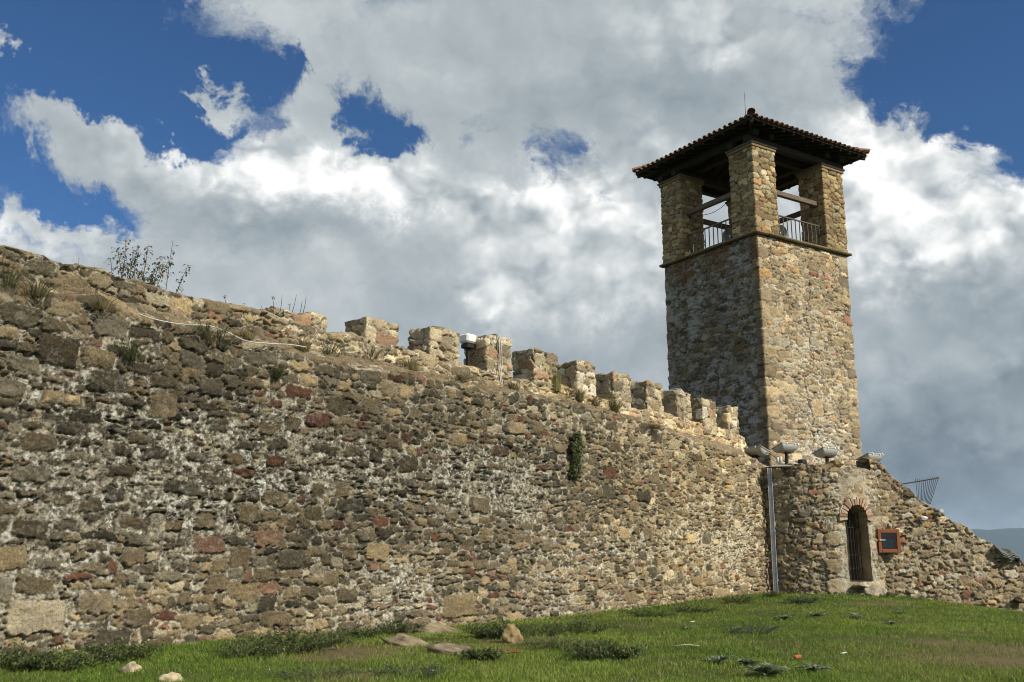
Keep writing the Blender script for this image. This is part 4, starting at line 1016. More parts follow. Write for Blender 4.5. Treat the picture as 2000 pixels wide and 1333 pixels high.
# ------------------------------------------------------------------ plants
def leaf(mb, p, d, up, L, W, col, bend=.25):
    d = d / (np.linalg.norm(d) + 1e-9); s = np.cross(d, up); s /= (np.linalg.norm(s) + 1e-9); n = np.cross(s, d)
    mb.col = col; m = p + d * L * .5 + n * L * .06; e = p + d * L - n * L * bend
    mb.add([p, m + s * W / 2 + n * W * .15, e, m - s * W / 2 + n * W * .15, m], [(0, 1, 4), (1, 2, 4), (2, 3, 4), (3, 0, 4)])
def rdir(rg, el0=-.3, el1=1.2):
    a = rg.uniform(0, 2 * PI); e = rg.uniform(el0, el1); return np.array([math.cos(a) * math.cos(e), math.sin(a) * math.cos(e), math.sin(e)])
def weed_parts(seed, h, spread, n, leafL, cols, flower=0, lean=1.0, stemcol=(.10, .12, .05), leaves=26):
    rg = random.Random(seed); mb = MB(); fl = MB()
    for k in range(n):
        a = rg.uniform(0, 2 * PI); r = spread * rg.random() ** .6; hh = h * rg.uniform(.5, 1) * (1 - .45 * (r / spread) ** 2)
        b = np.array([math.cos(a) * r * .45, math.sin(a) * r * .45, -.03]); t = np.array([math.cos(a) * r * lean, math.sin(a) * r * lean, hh]); m = (b + t) / 2 + np.array([-math.cos(a), -math.sin(a), .6]) * r * .2
        pts = [(1 - s) ** 2 * b + 2 * s * (1 - s) * m + s * s * t for s in np.linspace(0, 1, 5)]
        mb.col = stemcol; mb.tube(pts, [.004, .0035, .003, .0025, .002], 3, False)
        for j in range(leaves):
            s = rg.uniform(.05, 1); p = (1 - s) ** 2 * b + 2 * s * (1 - s) * m + s * s * t; g = rg.uniform(.55, 1.35); c = rg.choice(cols)
            leaf(mb, p + np.array([rg.gauss(0, .012) for _ in range(3)]), rdir(rg), UPV, leafL * rg.uniform(.6, 1.3), leafL * rg.uniform(.3, .5), tuple(q * g for q in c))
        if rg.random() < flower * .55:
            for j in range(rg.randint(1, 3)):
                q = t + np.array([rg.gauss(0, .03), rg.gauss(0, .03), rg.uniform(-.06, .02)]); d = rdir(rg, .2, 1.4)
                leaf(fl, q, d, UPV, .015, .013, rg.choice(((.5, .5, .58), (.36, .36, .48), (.55, .55, .52))), 0)
    return mb, fl
GREENS = [(.075, .115, .03), (.10, .14, .045), (.06, .09, .028), (.15, .17, .065), (.20, .17, .085), (.11, .16, .05)]
GREYG = [(.10, .125, .075), (.075, .10, .05), (.13, .15, .10)]
YEL = [(.22, .20, .05), (.28, .24, .06), (.14, .16, .045)]
DRY = [(.30, .24, .12), (.24, .19, .09), (.20, .19, .09)]
def plant(name, p, label, cat, group, mb, fl=None, rz=0, scale=1.0):
    root = empty(name, p, rz, label, cat, group); root.scale = (scale,) * 3
    mb.build('foliage', M_LEAF, root)
    if fl and fl.v: fl.build('blossom', M_LEAF, root)
    return root
WEEDS = [  # px, py, height, spread, stems, leaf, colours, flower, label
    (30, 1306, .46, .7, 130, .055, GREENS, .4, 'dark bushy weed at the high end of the wall foot, cut by the picture edge'),
    (235, 1290, .42, .50, 110, .045, GREENS, .5, 'dark weed with specks of blossom just above a pale angular stone'),
    (115, 1310, .30, .55, 90, .04, GREENS, .3, 'low dark weed between two larger weeds at the wall foot'),
    (480, 1285, .32, .55, 100, .04, GREENS, .5, 'low weed spread along the wall foot before a taller flowering clump'),
    (560, 1275, .50, .75, 150, .042, GREENS, .7, 'broad flowering weed clump climbing the wall foot'),
    (640, 1262, .42, .5, 90, .042, GREENS, .6, 'flowering weed at the end of a broad clump by the wall'),
    (770, 1240, .42, .5, 100, .042, GREENS, .2, 'leafy weed between the wall foot and the leaning slabs'),
    (700, 1246, .26, .45, 70, .04, GREENS, .1, 'small green weed below squared blocks of the wall foot'),
    (850, 1216, .30, .5, 80, .035, GREYG, .1, 'grey green weed growing above the long leaning slab'),
    (968, 1246, .42, .45, 110, .042, GREENS, .2, 'dark rounded weed behind the upright ochre stone'),
    (1060, 1240, .30, .6, 100, .042, GREENS, .4, 'low weed right of the upright ochre stone'),
    (1130, 1238, .36, .6, 110, .042, GREENS, .4, 'spreading weed below a hollow in the wall foot'),
    (1180, 1285, .30, .5, 100, .045, GREENS, .7, 'flowering weed standing alone on the open lawn near the wall'),
    (1100, 1266, .20, .6, 90, .035, GREENS, .7, 'flat flowering weed beside red earth'),
    (940, 1290, .22, .3, 50, .05, GREENS, .0, 'small broad leaved weed against the flat cracked boulder'),
    (1468, 1240, .36, .55, 90, .032, GREYG, 1.0, 'pale flowering weed in the middle of the lawn'),
    (1440, 1178, .30, .5, 70, .04, GREENS, .1, 'green tuft at the wall foot near the zinc pipe'),
    (1570, 1178, .26, .45, 80, .035, GREYG, .0, 'grey green tuft at the foot of the turret'),
    (1508, 1166, .26, .3, 50, .045, GREENS, .0, 'small green tuft at the foot of the zinc pipe'),
    (1730, 1166, .22, .45, 60, .035, GREENS, .0, 'small green tuft under the display case'),
    (1785, 1172, .2, .4, 50, .03, GREENS, .0, 'low tuft along the sloping wall foot'),
    (1270, 1206, .26, .5, 70, .04, GREENS, .1, 'green tuft below the big rounded blocks of the wall foot'),
    (1360, 1196, .22, .5, 60, .04, GREENS, .0, 'low green tuft against the tall tan block'),
    (620, 1325, .16, .5, 60, .025, GREYG, .9, 'flat pale flowering weed at the bottom of the picture'),
    (800, 1320, .16, .5, 60, .025, GREYG, .9, 'flat pale flowering weed on the lawn below the slabs')]
for k, (x, y, h, sp, n, ll, cols, fl, lb) in enumerate(WEEDS):
    h *= .55; n = int(n * .62)
    m, f = weed_parts(300 + k, h, sp, n, ll * (.8 + .5 * ((k * 7) % 5) / 4), cols, fl); plant('weed', at_ground(x, y), lb, 'weed', 'weeds at the wall foot and on the lawn', m, f)
# plants rooted in the wall
def tuft(seed, h, spread, n, cols, w=.007, lean=.5):
    rg = random.Random(seed); mb = MB()
    for k in range(n):
        a = rg.uniform(0, 2 * PI); r = spread * rg.random() ** .7; b = np.array([math.cos(a) * r * .35, math.sin(a) * r * .35, -.03]); hh = h * rg.uniform(.45, 1)
        d = np.array([math.cos(a), math.sin(a), 0]); t = b + d * r * lean + UPV * hh; m = b + UPV * hh * .6 + d * r * .1; s = np.cross(d, UPV) * w; g = rg.uniform(.6, 1.4); mb.col = tuple(q * g for q in rg.choice(cols))
        mb.add([b - s, b + s, m + s * .8, m - s * .8, t], [(0, 1, 2, 3), (3, 2, 4)])
    return mb
LEDGE = [(258, 700, .30, .22, 'w', GREENS, 'dark tuft hanging on the wall below the red stone'), (425, 672, .30, .35, 'w', GREYG, 'grey green tuft below the white cable'), (400, 650, .16, .35, 'w', GREENS, 'low moss like tuft under the middle of the white cable'),
         (640, 690, .22, .4, 'w', GREYG, 'grey tuft on the ledge under the first merlon'), (590, 682, .20, .35, 't', DRY, 'dry grass tuft at the end of the white cable'), (720, 700, .2, .4, 'w', GREYG, 'grey tuft on the ledge under the second merlon'),
         (800, 722, .22, .4, 't', DRY, 'dry grass tuft on the ledge under the third merlon'), (1000, 760, .18, .4, 't', DRY, 'dry grass tuft under the merlon with two cables'), (1085, 762, .50, .30, 't', [(.34, .30, .12), (.28, .27, .12), (.2, .2, .07)], 'tall straw coloured grass clump between two merlons'),
         (1130, 780, .30, .35, 't', [(.24, .22, .1), (.17, .18, .07)], 'shorter grass clump right of the tall straw clump'), (1195, 803, .40, .30, 'w', YEL, 'yellow green shrub growing on the ledge among the merlons'), (1160, 790, .2, .35, 't', DRY, 'dry tuft beside the yellow green shrub'),
         (12, 560, .36, .30, 'w', GREENS, 'dark green plant at the picture edge high on the wall'), (70, 578, .2, .45, 't', [(.12, .11, .05), (.09, .085, .04)], 'dull dry tuft beside the dark green plant high on the wall'), (540, 735, .2, .14, 'w', GREENS, 'small dark tuft in a wall joint'), (1105, 770, .16, .3, 'w', GREENS, 'green tuft at the root of the straw clump'),
         (200, 600, .14, .4, 't', DRY, 'dry tuft on the high ledge left of the shrub'), (480, 660, .16, .35, 't', DRY, 'dry tuft on the ledge along the white cable'), (900, 742, .14, .45, 't', DRY, 'thin dry tuft on the ledge below the box lamp'), (1275, 835, .12, .4, 't', DRY, 'thin dry tuft on the ledge under the small merlons')]
for k, (x, y, h, sp, ty, cols, lb) in enumerate(LEDGE):
    P = on_ledge(x, y, .02); 
    m, f = (weed_parts(500 + k, h, sp, 34 if cols is not YEL else 80, .026 if cols is not YEL else .034, cols + DRY[:1], 0, leaves=13) if ty == 'w' else (tuft(500 + k, h, sp, 260, cols, .00022 * float(np.linalg.norm(P))), None))
    plant('wall_plant', P, lb, 'plant', 'plants growing on the rampart', m, f)
# ivy
rg = random.Random(77); mb = MB(); u0, z0 = on_wall(1117, 886)
for k in range(900):
    v = rg.uniform(-.44, .40); wd = .125 * (1 - .3 * abs(v)) + .03 * math.sin(v * 14); x = rg.uniform(-wd, wd) + .05 * v; P = wp(u0 + x, z0 + v, -.07 - rg.uniform(.0, .10) * (1 - (x / .22) ** 2)); g = rg.uniform(.5, 1.4)
    leaf(mb, P, wn3 * rg.uniform(.2, .9) + np.array([rg.gauss(0, .5), rg.gauss(0, .5), -.6]), UPV, rg.uniform(.035, .06), rg.uniform(.03, .05), tuple(q * g for q in rg.choice(GREENS + [(.09, .085, .035)])))
rt = empty('ivy', wp(u0, z0 - .4), 0, 'dark ivy patch hanging on the rampart face', 'ivy'); mb.build('foliage', M_LEAF, rt).matrix_parent_inverse = Matrix.Translation(-rt.location)
# shrub on the wall top
rg = random.Random(12); sh = empty('shrub', wp(6.0, 5.1, 1.0), 0, 'sparse leafy shrub with thin upright stems on top of the wall', 'shrub'); inv = Matrix.Translation(-sh.location)
ms = MB(); ml = MB(); ms.col = (.12, .10, .06)
STEMS = [((225, 560), (214, 505), .5), ((232, 562), (243, 468), .8), ((250, 566), (258, 490), .8), ((262, 566), (270, 478), .9), ((270, 570), (288, 478), .9), ((280, 572), (300, 520), .8), ((292, 574), (318, 500), .9), ((300, 574), (330, 508), .7), ((322, 578), (345, 466), .35), ((335, 580), (370, 516), .7), ((240, 564), (222, 490), .9), ((310, 576), (295, 540), .9), ((265, 570), (240, 520), .8), ((285, 574), (275, 530), .9)]
for (bx, by), (tx, ty), den in STEMS:
    s_ = rg.uniform(.7, 1.15); u_, z_ = on_wall(bx, by, s_); a = wp(u_, 5.02, s_); b = wp(*on_wall(tx, ty, s_ + rg.uniform(-.1, .1)), s_)
    m = (a + b) / 2 + np.array([rg.gauss(0, .03), rg.gauss(0, .03), .05]); pts = [(1 - t) ** 2 * a + 2 * t * (1 - t) * m + t * t * b for t in np.linspace(0, 1, 7)]
    ms.tube(pts, [.006, .0055, .005, .0045, .004, .003, .002], 4, False)
    for j in range(int(58 * den)):
        t = rg.uniform(.15, 1) ** .9; p = (1 - t) ** 2 * a + 2 * t * (1 - t) * m + t * t * b; tw = np.array([rg.gauss(0, .035), rg.gauss(0, .035), rg.gauss(0, .02)]); ms.tube([p, p + tw], .0018, 3, False)
        g = rg.uniform(.6, 1.4); leaf(ml, p + tw, np.array([rg.gauss(0, 1), rg.gauss(0, 1), -.6]), UPV, rg.uniform(.035, .06), rg.uniform(.022, .036), tuple(q * g for q in rg.choice([(.10, .12, .04), (.16, .15, .05), (.06, .075, .03), (.24, .19, .06)])))
ms.build('stem', M_LEAF, sh).matrix_parent_inverse = inv; ml.build('foliage', M_LEAF, sh).matrix_parent_inverse = inv
# dry stalks against the sky
def stalks(name, lst, label, s=.8):
    mb = MB(); base = wp(*on_wall(*lst[0][0], s), s); rt = empty(name, base, 0, label, 'plant', 'dry stalks on the wall top')
    for (a, b, head) in lst:
        A = wp(*on_wall(*a, s), s) - UPV * .06; B = wp(*on_wall(*b, s), s); mb.col = (.10, .085, .05); mb.tube([A, (A + B) / 2 + w3 * .01, B], [.005, .004, .003], 4)
        if head:
            for j in range(6): leaf(mb, B, rdir(rg, -.4, .6), UPV, .05 * head, .02 * head, (.12, .10, .05))
    mb.build('stem', M_LEAF, rt).matrix_parent_inverse = Matrix.Translation(-rt.location)
stalks('dry_stalk', [((535, 612), (533, 582), 1), ((518, 612), (510, 598), 0), ((527, 612), (520, 600), 0), ((546, 610), (551, 576), 0), ((570, 606), (579, 576), 0), ((592, 606), (598, 578), 0), ((562, 608), (566, 596), .8), ((585, 608), (590, 588), 0)], 'dry stalks standing on the first merlon')
stalks('dry_stalk', [((440, 592), (439, 580), 1), ((475, 602), (477, 594), .6)], 'single dry seed head on the wall top between shrub and merlons')
stalks('dry_stalk', [((152, 532), (154, 505), .4), ((138, 530), (137, 516), 0), ((82, 516), (82, 506), 0), ((143, 530), (146, 514), 0)], 'faint thin stalks on the highest part of the wall top')
# thistle rosettes
def rosette(seed, r, cols):
    rg = random.Random(seed); mb = MB()
    for k in range(16):
        a = 2 * PI * k / 16 + rg.gauss(0, .15); L = r * rg.uniform(.6, 1.05); el = rg.uniform(.12, .75); d = np.array([math.cos(a), math.sin(a), 0]); s = np.array([-d[1], d[0], 0]); g = rg.uniform(.6, 1.3); mb.col = tuple(q * g for q in rg.choice(cols))
        n = 7; top = []; 
        for j in range(n + 1):
            t = j / n; p = d * L * t * math.cos(el * (1 - .6 * t)) + UPV * (L * math.sin(el) * t * (1 - .62 * t) * 1.5 + .01); w = r * .17 * math.sin(PI * min(t * .85 + .12, 1)) * (1.25 if j % 2 else .55) + .004
            top += [p - s * w + UPV * w * .5, p, p + s * w + UPV * w * .5]
        mb.add(top, [(3 * j, 3 * j + 1, 3 * j + 4, 3 * j + 3) for j in range(n)] + [(3 * j + 1, 3 * j + 2, 3 * j + 5, 3 * j + 4) for j in range(n)])
    return mb
THC = [(.17, .205, .12), (.12, .155, .08), (.24, .28, .18)]
for k, (x, y, r, lb) in enumerate(((1532, 1212, .34, 'thistle rosette on the lawn below the zinc pipe'), (1596, 1206, .32, 'thistle rosette on the lawn below the middle of the turret'), (1672, 1208, .32, 'thistle rosette on the lawn below the doorstep'), (1756, 1200, .16, 'smallest thistle rosette, on the lawn below the display case'),
        (1740, 1222, .24, 'small dark thistle rosette lower than the one under the display case'), (1402, 1298, .34, 'thistle rosette on the lawn, left of a smaller dark one near the picture bottom'), (1462, 1302, .26, 'small dark thistle rosette just above the widest pale rosette'), (1498, 1322, .42, 'widest pale thistle rosette at the bottom of the lawn'),
        (1592, 1316, .30, 'dull thistle rosette right of the widest pale rosette'), (1438, 1236, .28, 'thistle rosette beside the pale flowering weed'), (1340, 1232, .18, 'tiny thistle rosette on the lawn above a twig'))):
    rt = empty('thistle', at_ground(x, y), k, lb, 'thistle', 'thistle rosettes on the lawn'); rosette(700 + k, r * .62, THC).build('foliage', M_LEAF, rt)
for k, (x, y, c, lb, nm) in enumerate(((1353, 1218, (.7, .7, .68), 'white paper scrap on the lawn near the tan wall blocks', 'paper_scrap'), (1558, 1289, (.5, .16, .07), 'small red brick fragment on the lawn', 'brick_fragment'), (1648, 1281, (.7, .7, .66), 'white scrap on the open lawn right of the brick fragment', 'paper_scrap'), (1340, 1268, (.45, .4, .28), 'dry pale twig on the lawn', 'twig'))):
    P = at_ground(x, y); mb = MB(); mb.col = c
    if nm == 'twig': mb.tube([P + UPV * .03 - np.array([.16, 0, 0]), P + UPV * .05, P + UPV * .035 + np.array([.17, .04, 0])], [.008, .007, .004], 5)
    else: mb.box(P + UPV * .03, (.08, .05, .03) if nm == 'brick_fragment' else (.075, .045, .006), (.9, .3, .15), (-.3, .9, .1), None, .006 if nm == 'brick_fragment' else .003)
    tag(mb.build(nm, M_ROCK), lb, nm.replace('_', ' '))

# ------------------------------------------------------------------ ground, grass, hills
BARE = [(at_ground(x, y), r) for x, y, r in ((690, 1272, .8), (660, 1285, .6), (1930, 1290, 1.2), (1985, 1270, 1.0), (985, 1273, .32), (1700, 1180, .5), (1735, 1180, .5), (1100, 1232, .4), (690, 1322, .4), (1880, 1260, .7))]
def ground():
    a = np.concatenate([-np.geomspace(12000, 30, 46), np.arange(-28, 32, .25), np.geomspace(33, 12000, 46)]); b = np.concatenate([-np.geomspace(3000, 12, 30), np.arange(-10, 42, .25), np.geomspace(43, 12000, 46)])
    X, Y = np.meshgrid(a, b, indexing='ij'); Z = ground_z(X, Y)
    I = np.arange(X.size).reshape(X.shape); q = np.stack([I[:-1, :-1], I[1:, :-1], I[1:, 1:], I[:-1, 1:]], -1).reshape(-1, 4)
    bare = np.zeros(X.shape)
    for p, r in BARE: bare = np.maximum(bare, np.exp(-((X - p[0]) ** 2 + (Y - p[1]) ** 2) / r ** 2))
    m, nt, bs = new_mat('turf_soil')
    n1 = noise_node(nt, .9, 6, .65); n2 = noise_node(nt, 9, 6, .7); n3_ = noise_node(nt, 40, 4, .7)
    r1 = nt.nodes.new('ShaderNodeValToRGB'); nt.links.new(n2.outputs[0], r1.inputs[0])
    r1.color_ramp.elements[0].position = .3; r1.color_ramp.elements[0].color = (.045, .065, .014, 1); r1.color_ramp.elements[1].position = .7; r1.color_ramp.elements[1].color = (.085, .105, .028, 1)
    r2 = nt.nodes.new('ShaderNodeValToRGB'); nt.links.new(n1.outputs[0], r2.inputs[0]); r2.color_ramp.elements[0].position = .56; r2.color_ramp.elements[0].color = (0, 0, 0, 1); r2.color_ramp.elements[1].position = .68; r2.color_ramp.elements[1].color = (1, 1, 1, 1)
    mx = nt.nodes.new('ShaderNodeMix'); mx.data_type = 'RGBA'; ab = nt.nodes.new('ShaderNodeAttribute'); ab.attribute_name = 'Col'; nm_ = nt.nodes.new('ShaderNodeMath'); nm_.operation = 'MULTIPLY'; nt.links.new(ab.outputs['Fac'], nm_.inputs[0]); nt.links.new(mrange(nt, n2.outputs[0], .3, .6, .2, 1.6), nm_.inputs[1]); mxx = nt.nodes.new('ShaderNodeMath'); mxx.operation = 'MAXIMUM'; mxx.use_clamp = True; nt.links.new(r2.outputs[0], mxx.inputs[0]); nt.links.new(nm_.outputs[0], mxx.inputs[1]); nt.links.new(mxx.outputs[0], mx.inputs[0]); nt.links.new(r1.outputs[0], mx.inputs[6]); mx.inputs[7].default_value = (.15, .115, .06, 1)
    nt.links.new(mx.outputs[2], bs.inputs['Base Color']); bs.inputs['Roughness'].default_value = 1; bs.inputs['Specular IOR Level'].default_value = .1
    bp = nt.nodes.new('ShaderNodeBump'); bp.inputs['Strength'].default_value = .7; bp.inputs['Distance'].default_value = .03; nt.links.new(n3_.outputs[0], bp.inputs['Height']); nt.links.new(bp.outputs[0], bs.inputs['Normal'])
    tag(link('ground', np_mesh('ground', np.stack([X, Y, Z], -1).reshape(-1, 3), q, np.repeat(bare.reshape(-1, 1), 3, 1), m)), kind='structure')
ground()
def grass():
    rng = np.random.default_rng(3); N = 1100000
    d = 6.5 * (30 / 6.5) ** rng.random(N); x = rng.uniform(-.68, .68, N); X = d * x; Y = d
    q = np.stack([X, Y], 1); ok = ((q - P1) @ WN > .02) & (np.hypot(X - TUC[0], Y - TUC[1]) > TUR + .02) & ((q - RA) @ RN > .0)
    bare = np.zeros(N)
    for p, r in BARE: bare = np.maximum(bare, np.exp(-((X - p[0]) ** 2 + (Y - p[1]) ** 2) / r ** 2))
    patch = fbm(X * .8, Y * .8, 4, 2); ok &= (bare * 1.2 < .35 + .9 * rng.random(N)) & (patch + .25 * rng.random(N) < .80)
    ok &= rng.random(N) < .55
    X, Y, d, bare, patch = X[ok], Y[ok], d[ok], bare[ok], patch[ok]; n = len(X)
    Z = ground_z(X, Y) - .005
    clump = fbm(X * 2.5, Y * 2.5, 3, 4); fine = fbm(X * 9, Y * 9, 2, 1)
    near_wall = np.exp(-np.maximum((np.stack([X, Y], 1) - P1) @ WN, 0) / .5)
    h = (.018 + .042 * clump * fine * 2 + .05 * near_wall * rng.random(n)) * rng.uniform(.5, 1.3, n); w = .0022 * np.maximum(d, 9) / 9 * rng.uniform(.8, 1.7, n)
    a = rng.uniform(0, 2 * PI, n); b = rng.uniform(0, 2 * PI, n); ln = h * rng.uniform(.2, 1.3, n)
    sx, sy = np.cos(a) * w, np.sin(a) * w; bx, by = np.cos(b) * ln, np.sin(b) * ln
    P = np.stack([np.stack([X - sx, Y - sy, Z], 1), np.stack([X + sx, Y + sy, Z], 1), np.stack([X + bx * .35 + sx * .7, Y + by * .35 + sy * .7, Z + h * .65], 1), np.stack([X + bx * .35 - sx * .7, Y + by * .35 - sy * .7, Z + h * .65], 1), np.stack([X + bx, Y + by, Z + h * .95], 1)], 1)
    I = np.arange(n) * 5; quads = np.stack([I, I + 1, I + 2, I + 3], 1); tris = np.stack([I + 3, I + 2, I + 4], 1)
    c1 = np.array((.125, .205, .026)); c2 = np.array((.225, .295, .050)); c3 = np.array((.28, .235, .11)); t = np.clip((fbm(X * .5, Y * .5, 3, 6) - .5) * 2.5 + (fbm(X * 2.2, Y * 2.2, 3, 1) - .5) * 1.8 + .5 + rng.normal(0, .25, n), 0, 1)[:, None]
    c = lerp(c1, c2, t) * rng.uniform(.65, 1.35, (n, 1)); dry = (rng.random(n) < .05 + .16 * sm(.52, .62, fbm(X * .35, Y * .9, 4, 5)) + .5 * bare + .25 * sm(.58, .7, patch))[:, None]; c = np.where(dry, c3 * rng.uniform(.5, 1.2, (n, 1)), c)
    C = np.repeat(c[:, None], 5, 1); 
    o = link('grass', np_mesh('grass', P.reshape(-1, 3), quads, C.reshape(-1, 3), M_GRASS, False, tris)); tag(o, 'short green lawn grass', 'grass', kind='stuff')
grass()
P = at_ground(988, 1273); mb = link('earth_patch', rock_mesh('earth_patch', (.34, .26, .035), 15, col=(.22, .075, .03), rough=.25)); mb.location = P; tag(mb, kind='structure')
# distant hills
def hills():
    th = np.linspace(R(20), R(160), 260); rows = np.linspace(0, 1, 26); V = []
    T, Q = np.meshgrid(th, rows, indexing='ij'); r = 6600 + 1700 * Q
    ridge = 205 + 60 * (fbm(T * 9, T * 0, 4, 3) - .5) * 2 + 60 * sm(R(62), R(48), T)
    Z = -80 + (ridge + 80) * np.sin(np.clip(Q * 1.15, 0, 1) * PI / 2) ** 1.2 + 28 * (fbm(T * 60, Q * 8, 4, 2) - .5) * Q
    I = np.arange(T.size).reshape(T.shape); q = np.stack([I[:-1, :-1], I[1:, :-1], I[1:, 1:], I[:-1, 1:]], -1).reshape(-1, 4)
    m = plain_mat('forest_hillside', (.03, .042, .03), .95, scale=.004, var=.4, bump=.0)
    tag(link('hills', np_mesh('hills', np.stack([r * np.cos(T), r * np.sin(T), Z], -1).reshape(-1, 3), q, None, m)), kind='structure')
hills()
# the air
hz = MB(); hz.box((0, 4000, 110), (26500, 19000, 390)); m = bpy.data.materials.new('air'); m.use_nodes = True; nt = m.node_tree; nt.nodes.clear(); out = nt.nodes.new('ShaderNodeOutputMaterial'); pv = nt.nodes.new('ShaderNodeVolumePrincipled')
pv.inputs['Color'].default_value = (.55, .75, 1, 1); pv.inputs['Density'].default_value = 7e-5; nt.links.new(pv.outputs[0], out.inputs['Volume'])
tag(hz.build('haze', m), kind='stuff')

# ------------------------------------------------------------------ sun and sky
SUN_AZ, SUN_EL = 55.0, 37.0       # azimuth from -Y towards +X
sv = Vector((math.sin(R(SUN_AZ)) * math.cos(R(SUN_EL)), -math.cos(R(SUN_AZ)) * math.cos(R(SUN_EL)), math.sin(R(SUN_EL))))
sd_ = bpy.data.lights.new('sun', 'SUN'); sd_.energy = 4.2; sd_.angle = R(.53); sd_.color = (1, .93, .80)
so = bpy.data.objects.new('sun', sd_); COL.objects.link(so); so.rotation_euler = (-sv).to_track_quat('-Z', 'Y').to_euler(); so.location = sv * 50
w = bpy.data.worlds.new('World'); scene.world = w; w.use_nodes = True; nt = w.node_tree; nt.nodes.clear()
N = nt.nodes.new; Lk = nt.links.new
out = N('ShaderNodeOutputWorld'); bg = N('ShaderNodeBackground'); bg.inputs[1].default_value = .07; Lk(bg.outputs[0], out.inputs[0])
sky = N('ShaderNodeTexSky'); sky.sky_type = 'NISHITA'; sky.sun_disc = False; sky.sun_elevation = R(SUN_EL); sky.sun_rotation = math.atan2(sv.x, sv.y); sky.air_density = 1.0; sky.dust_density = 0; sky.ozone_density = 5; sky.altitude = 1500
tint = N('ShaderNodeVectorMath'); tint.operation = 'MULTIPLY'; Lk(sky.outputs[0], tint.inputs[0]); tint.inputs[1].default_value = (.52, .83, 1.05)
tc = N('ShaderNodeTexCoord'); DIR = tc.outputs['Generated']
def M(op, a, b=None, c=None):
    n = N('ShaderNodeMath'); n.operation = op
    for i, v in enumerate((a, b, c)):
        if v is None: continue
        if isinstance(v, (int, float)): n.inputs[i].default_value = v
        else: Lk(v, n.inputs[i])
    return n.outputs[0]
def madd(src, mid, k, acc): return M('MULTIPLY_ADD', M('SUBTRACT', src, mid), k, acc)
def smooth(src, a, b):
    m = N('ShaderNodeMapRange'); m.interpolation_type = 'SMOOTHSTEP'; Lk(src, m.inputs[0]); m.inputs[1].default_value = a; m.inputs[2].default_value = b; return m.outputs[0]
def dot(vec):
    n = N('ShaderNodeVectorMath'); n.operation = 'DOT_PRODUCT'; Lk(WDIR, n.inputs[0]); n.inputs[1].default_value = vec; return n.outputs['Value']
def vadd(a, v):
    n = N('ShaderNodeVectorMath'); n.operation = 'ADD'; Lk(a, n.inputs[0])
    if isinstance(v, (tuple, list)): n.inputs[1].default_value = v
    else: Lk(v, n.inputs[1])
    return n.outputs[0]
def nz(vec, scale, detail, rough, off=(0, 0, 0), stretch=(1, 1, 1)):
    mp = N('ShaderNodeMapping'); mp.inputs['Location'].default_value = off; mp.inputs['Scale'].default_value = stretch; Lk(vec, mp.inputs[0])
    n = N('ShaderNodeTexNoise'); n.inputs['Scale'].default_value = scale; n.inputs['Detail'].default_value = detail; n.inputs['Roughness'].default_value = rough; Lk(mp.outputs[0], n.inputs['Vector']); return n
def puff(vec, off=(0, 0, 0)):
    mp = N('ShaderNodeMapping'); mp.inputs['Location'].default_value = off; mp.inputs['Scale'].default_value = (1, 1, 1.25); Lk(vec, mp.inputs[0])
    n = N('ShaderNodeTexVoronoi'); n.feature = 'F1'; n.inputs['Scale'].default_value = 15; n.inputs['Detail'].default_value = 2.0; n.inputs['Roughness'].default_value = .5; n.inputs['Lacunarity'].default_value = 2.3; n.normalize = True
    Lk(mp.outputs[0], n.inputs['Vector']); return n.outputs['Distance']
def warp(vec, scale, amt, detail, rough, off):
    wn = nz(vec, scale, detail, rough, off); ws = N('ShaderNodeVectorMath'); ws.operation = 'MULTIPLY_ADD'; Lk(wn.outputs['Color'], ws.inputs[0]); ws.inputs[1].default_value = (amt,) * 3; ws.inputs[2].default_value = (-amt / 2,) * 3
    return vadd(vec, ws.outputs[0])
# the sky directions are wobbled so that cloud outlines billow and fray
WDIR = warp(warp(DIR, 6, .07, 2, .5, (2, 5, 1)), 14, .12, 5, .68, (1, 1, 4))
PDIR = warp(DIR, 16, .035, 3, .6, (4, 2, 2))
def blobs(lst, start):
    acc = start
    for x, y, rx, ry, wt in lst:
        c = ray(x, y); c /= np.linalg.norm(c); rgt = np.cross(c, UPV); rgt /= np.linalg.norm(rgt); up = np.cross(rgt, c)
        a = dot(tuple(rgt * FPX / rx)); b = dot(tuple(up * FPX / ry)); q = M('MULTIPLY_ADD', a, a, M('MULTIPLY', b, b)); e = M('EXPONENT', M('MULTIPLY', q, -1.0)); acc = M('MULTIPLY_ADD', e, wt, acc)
    return acc
OFF = np.array((.55, -.18, .80)) * .022
n_big = nz(DIR, 3.0, 6, .5, stretch=(1, 1, 1.6)).outputs[0]
n_mid = nz(WDIR, 10, 6, .62, (3, 1, 2), stretch=(1, 1, 1.5)).outputs[0]
pf = puff(PDIR); pfS = puff(PDIR, tuple(OFF * np.array((1, 1, 1.25))))
HOLES = [(70, 90, 240, 180, -1.7), (270, 120, 190, 120, -1.4), (400, 235, 130, 60, -1.2), (510, 150, 90, 65, -1.25), (560, 95, 45, 40, -.6), (10, 330, 130, 110, -1.3), (160, 395, 100, 40, -.9), (240, 432, 50, 25, -.6), (380, 270, 90, 30, -.9), (685, 190, 62, 38, -1.25), (740, 240, 44, 36, -1.3), (800, 266, 48, 28, -1.2), (705, 284, 52, 22, -1.3), (920, 235, 40, 28, -.8), (1085, 312, 65, 50, -1.3), (1165, 402, 55, 26, -1.0),
         (1870, 40, 190, 120, -1.7), (1830, 160, 130, 90, -1.1), (1960, 210, 130, 85, -1.4), (1995, 300, 45, 40, -.8), (50, 465, 45, 20, -.55), (170, 490, 50, 20, -.4)]
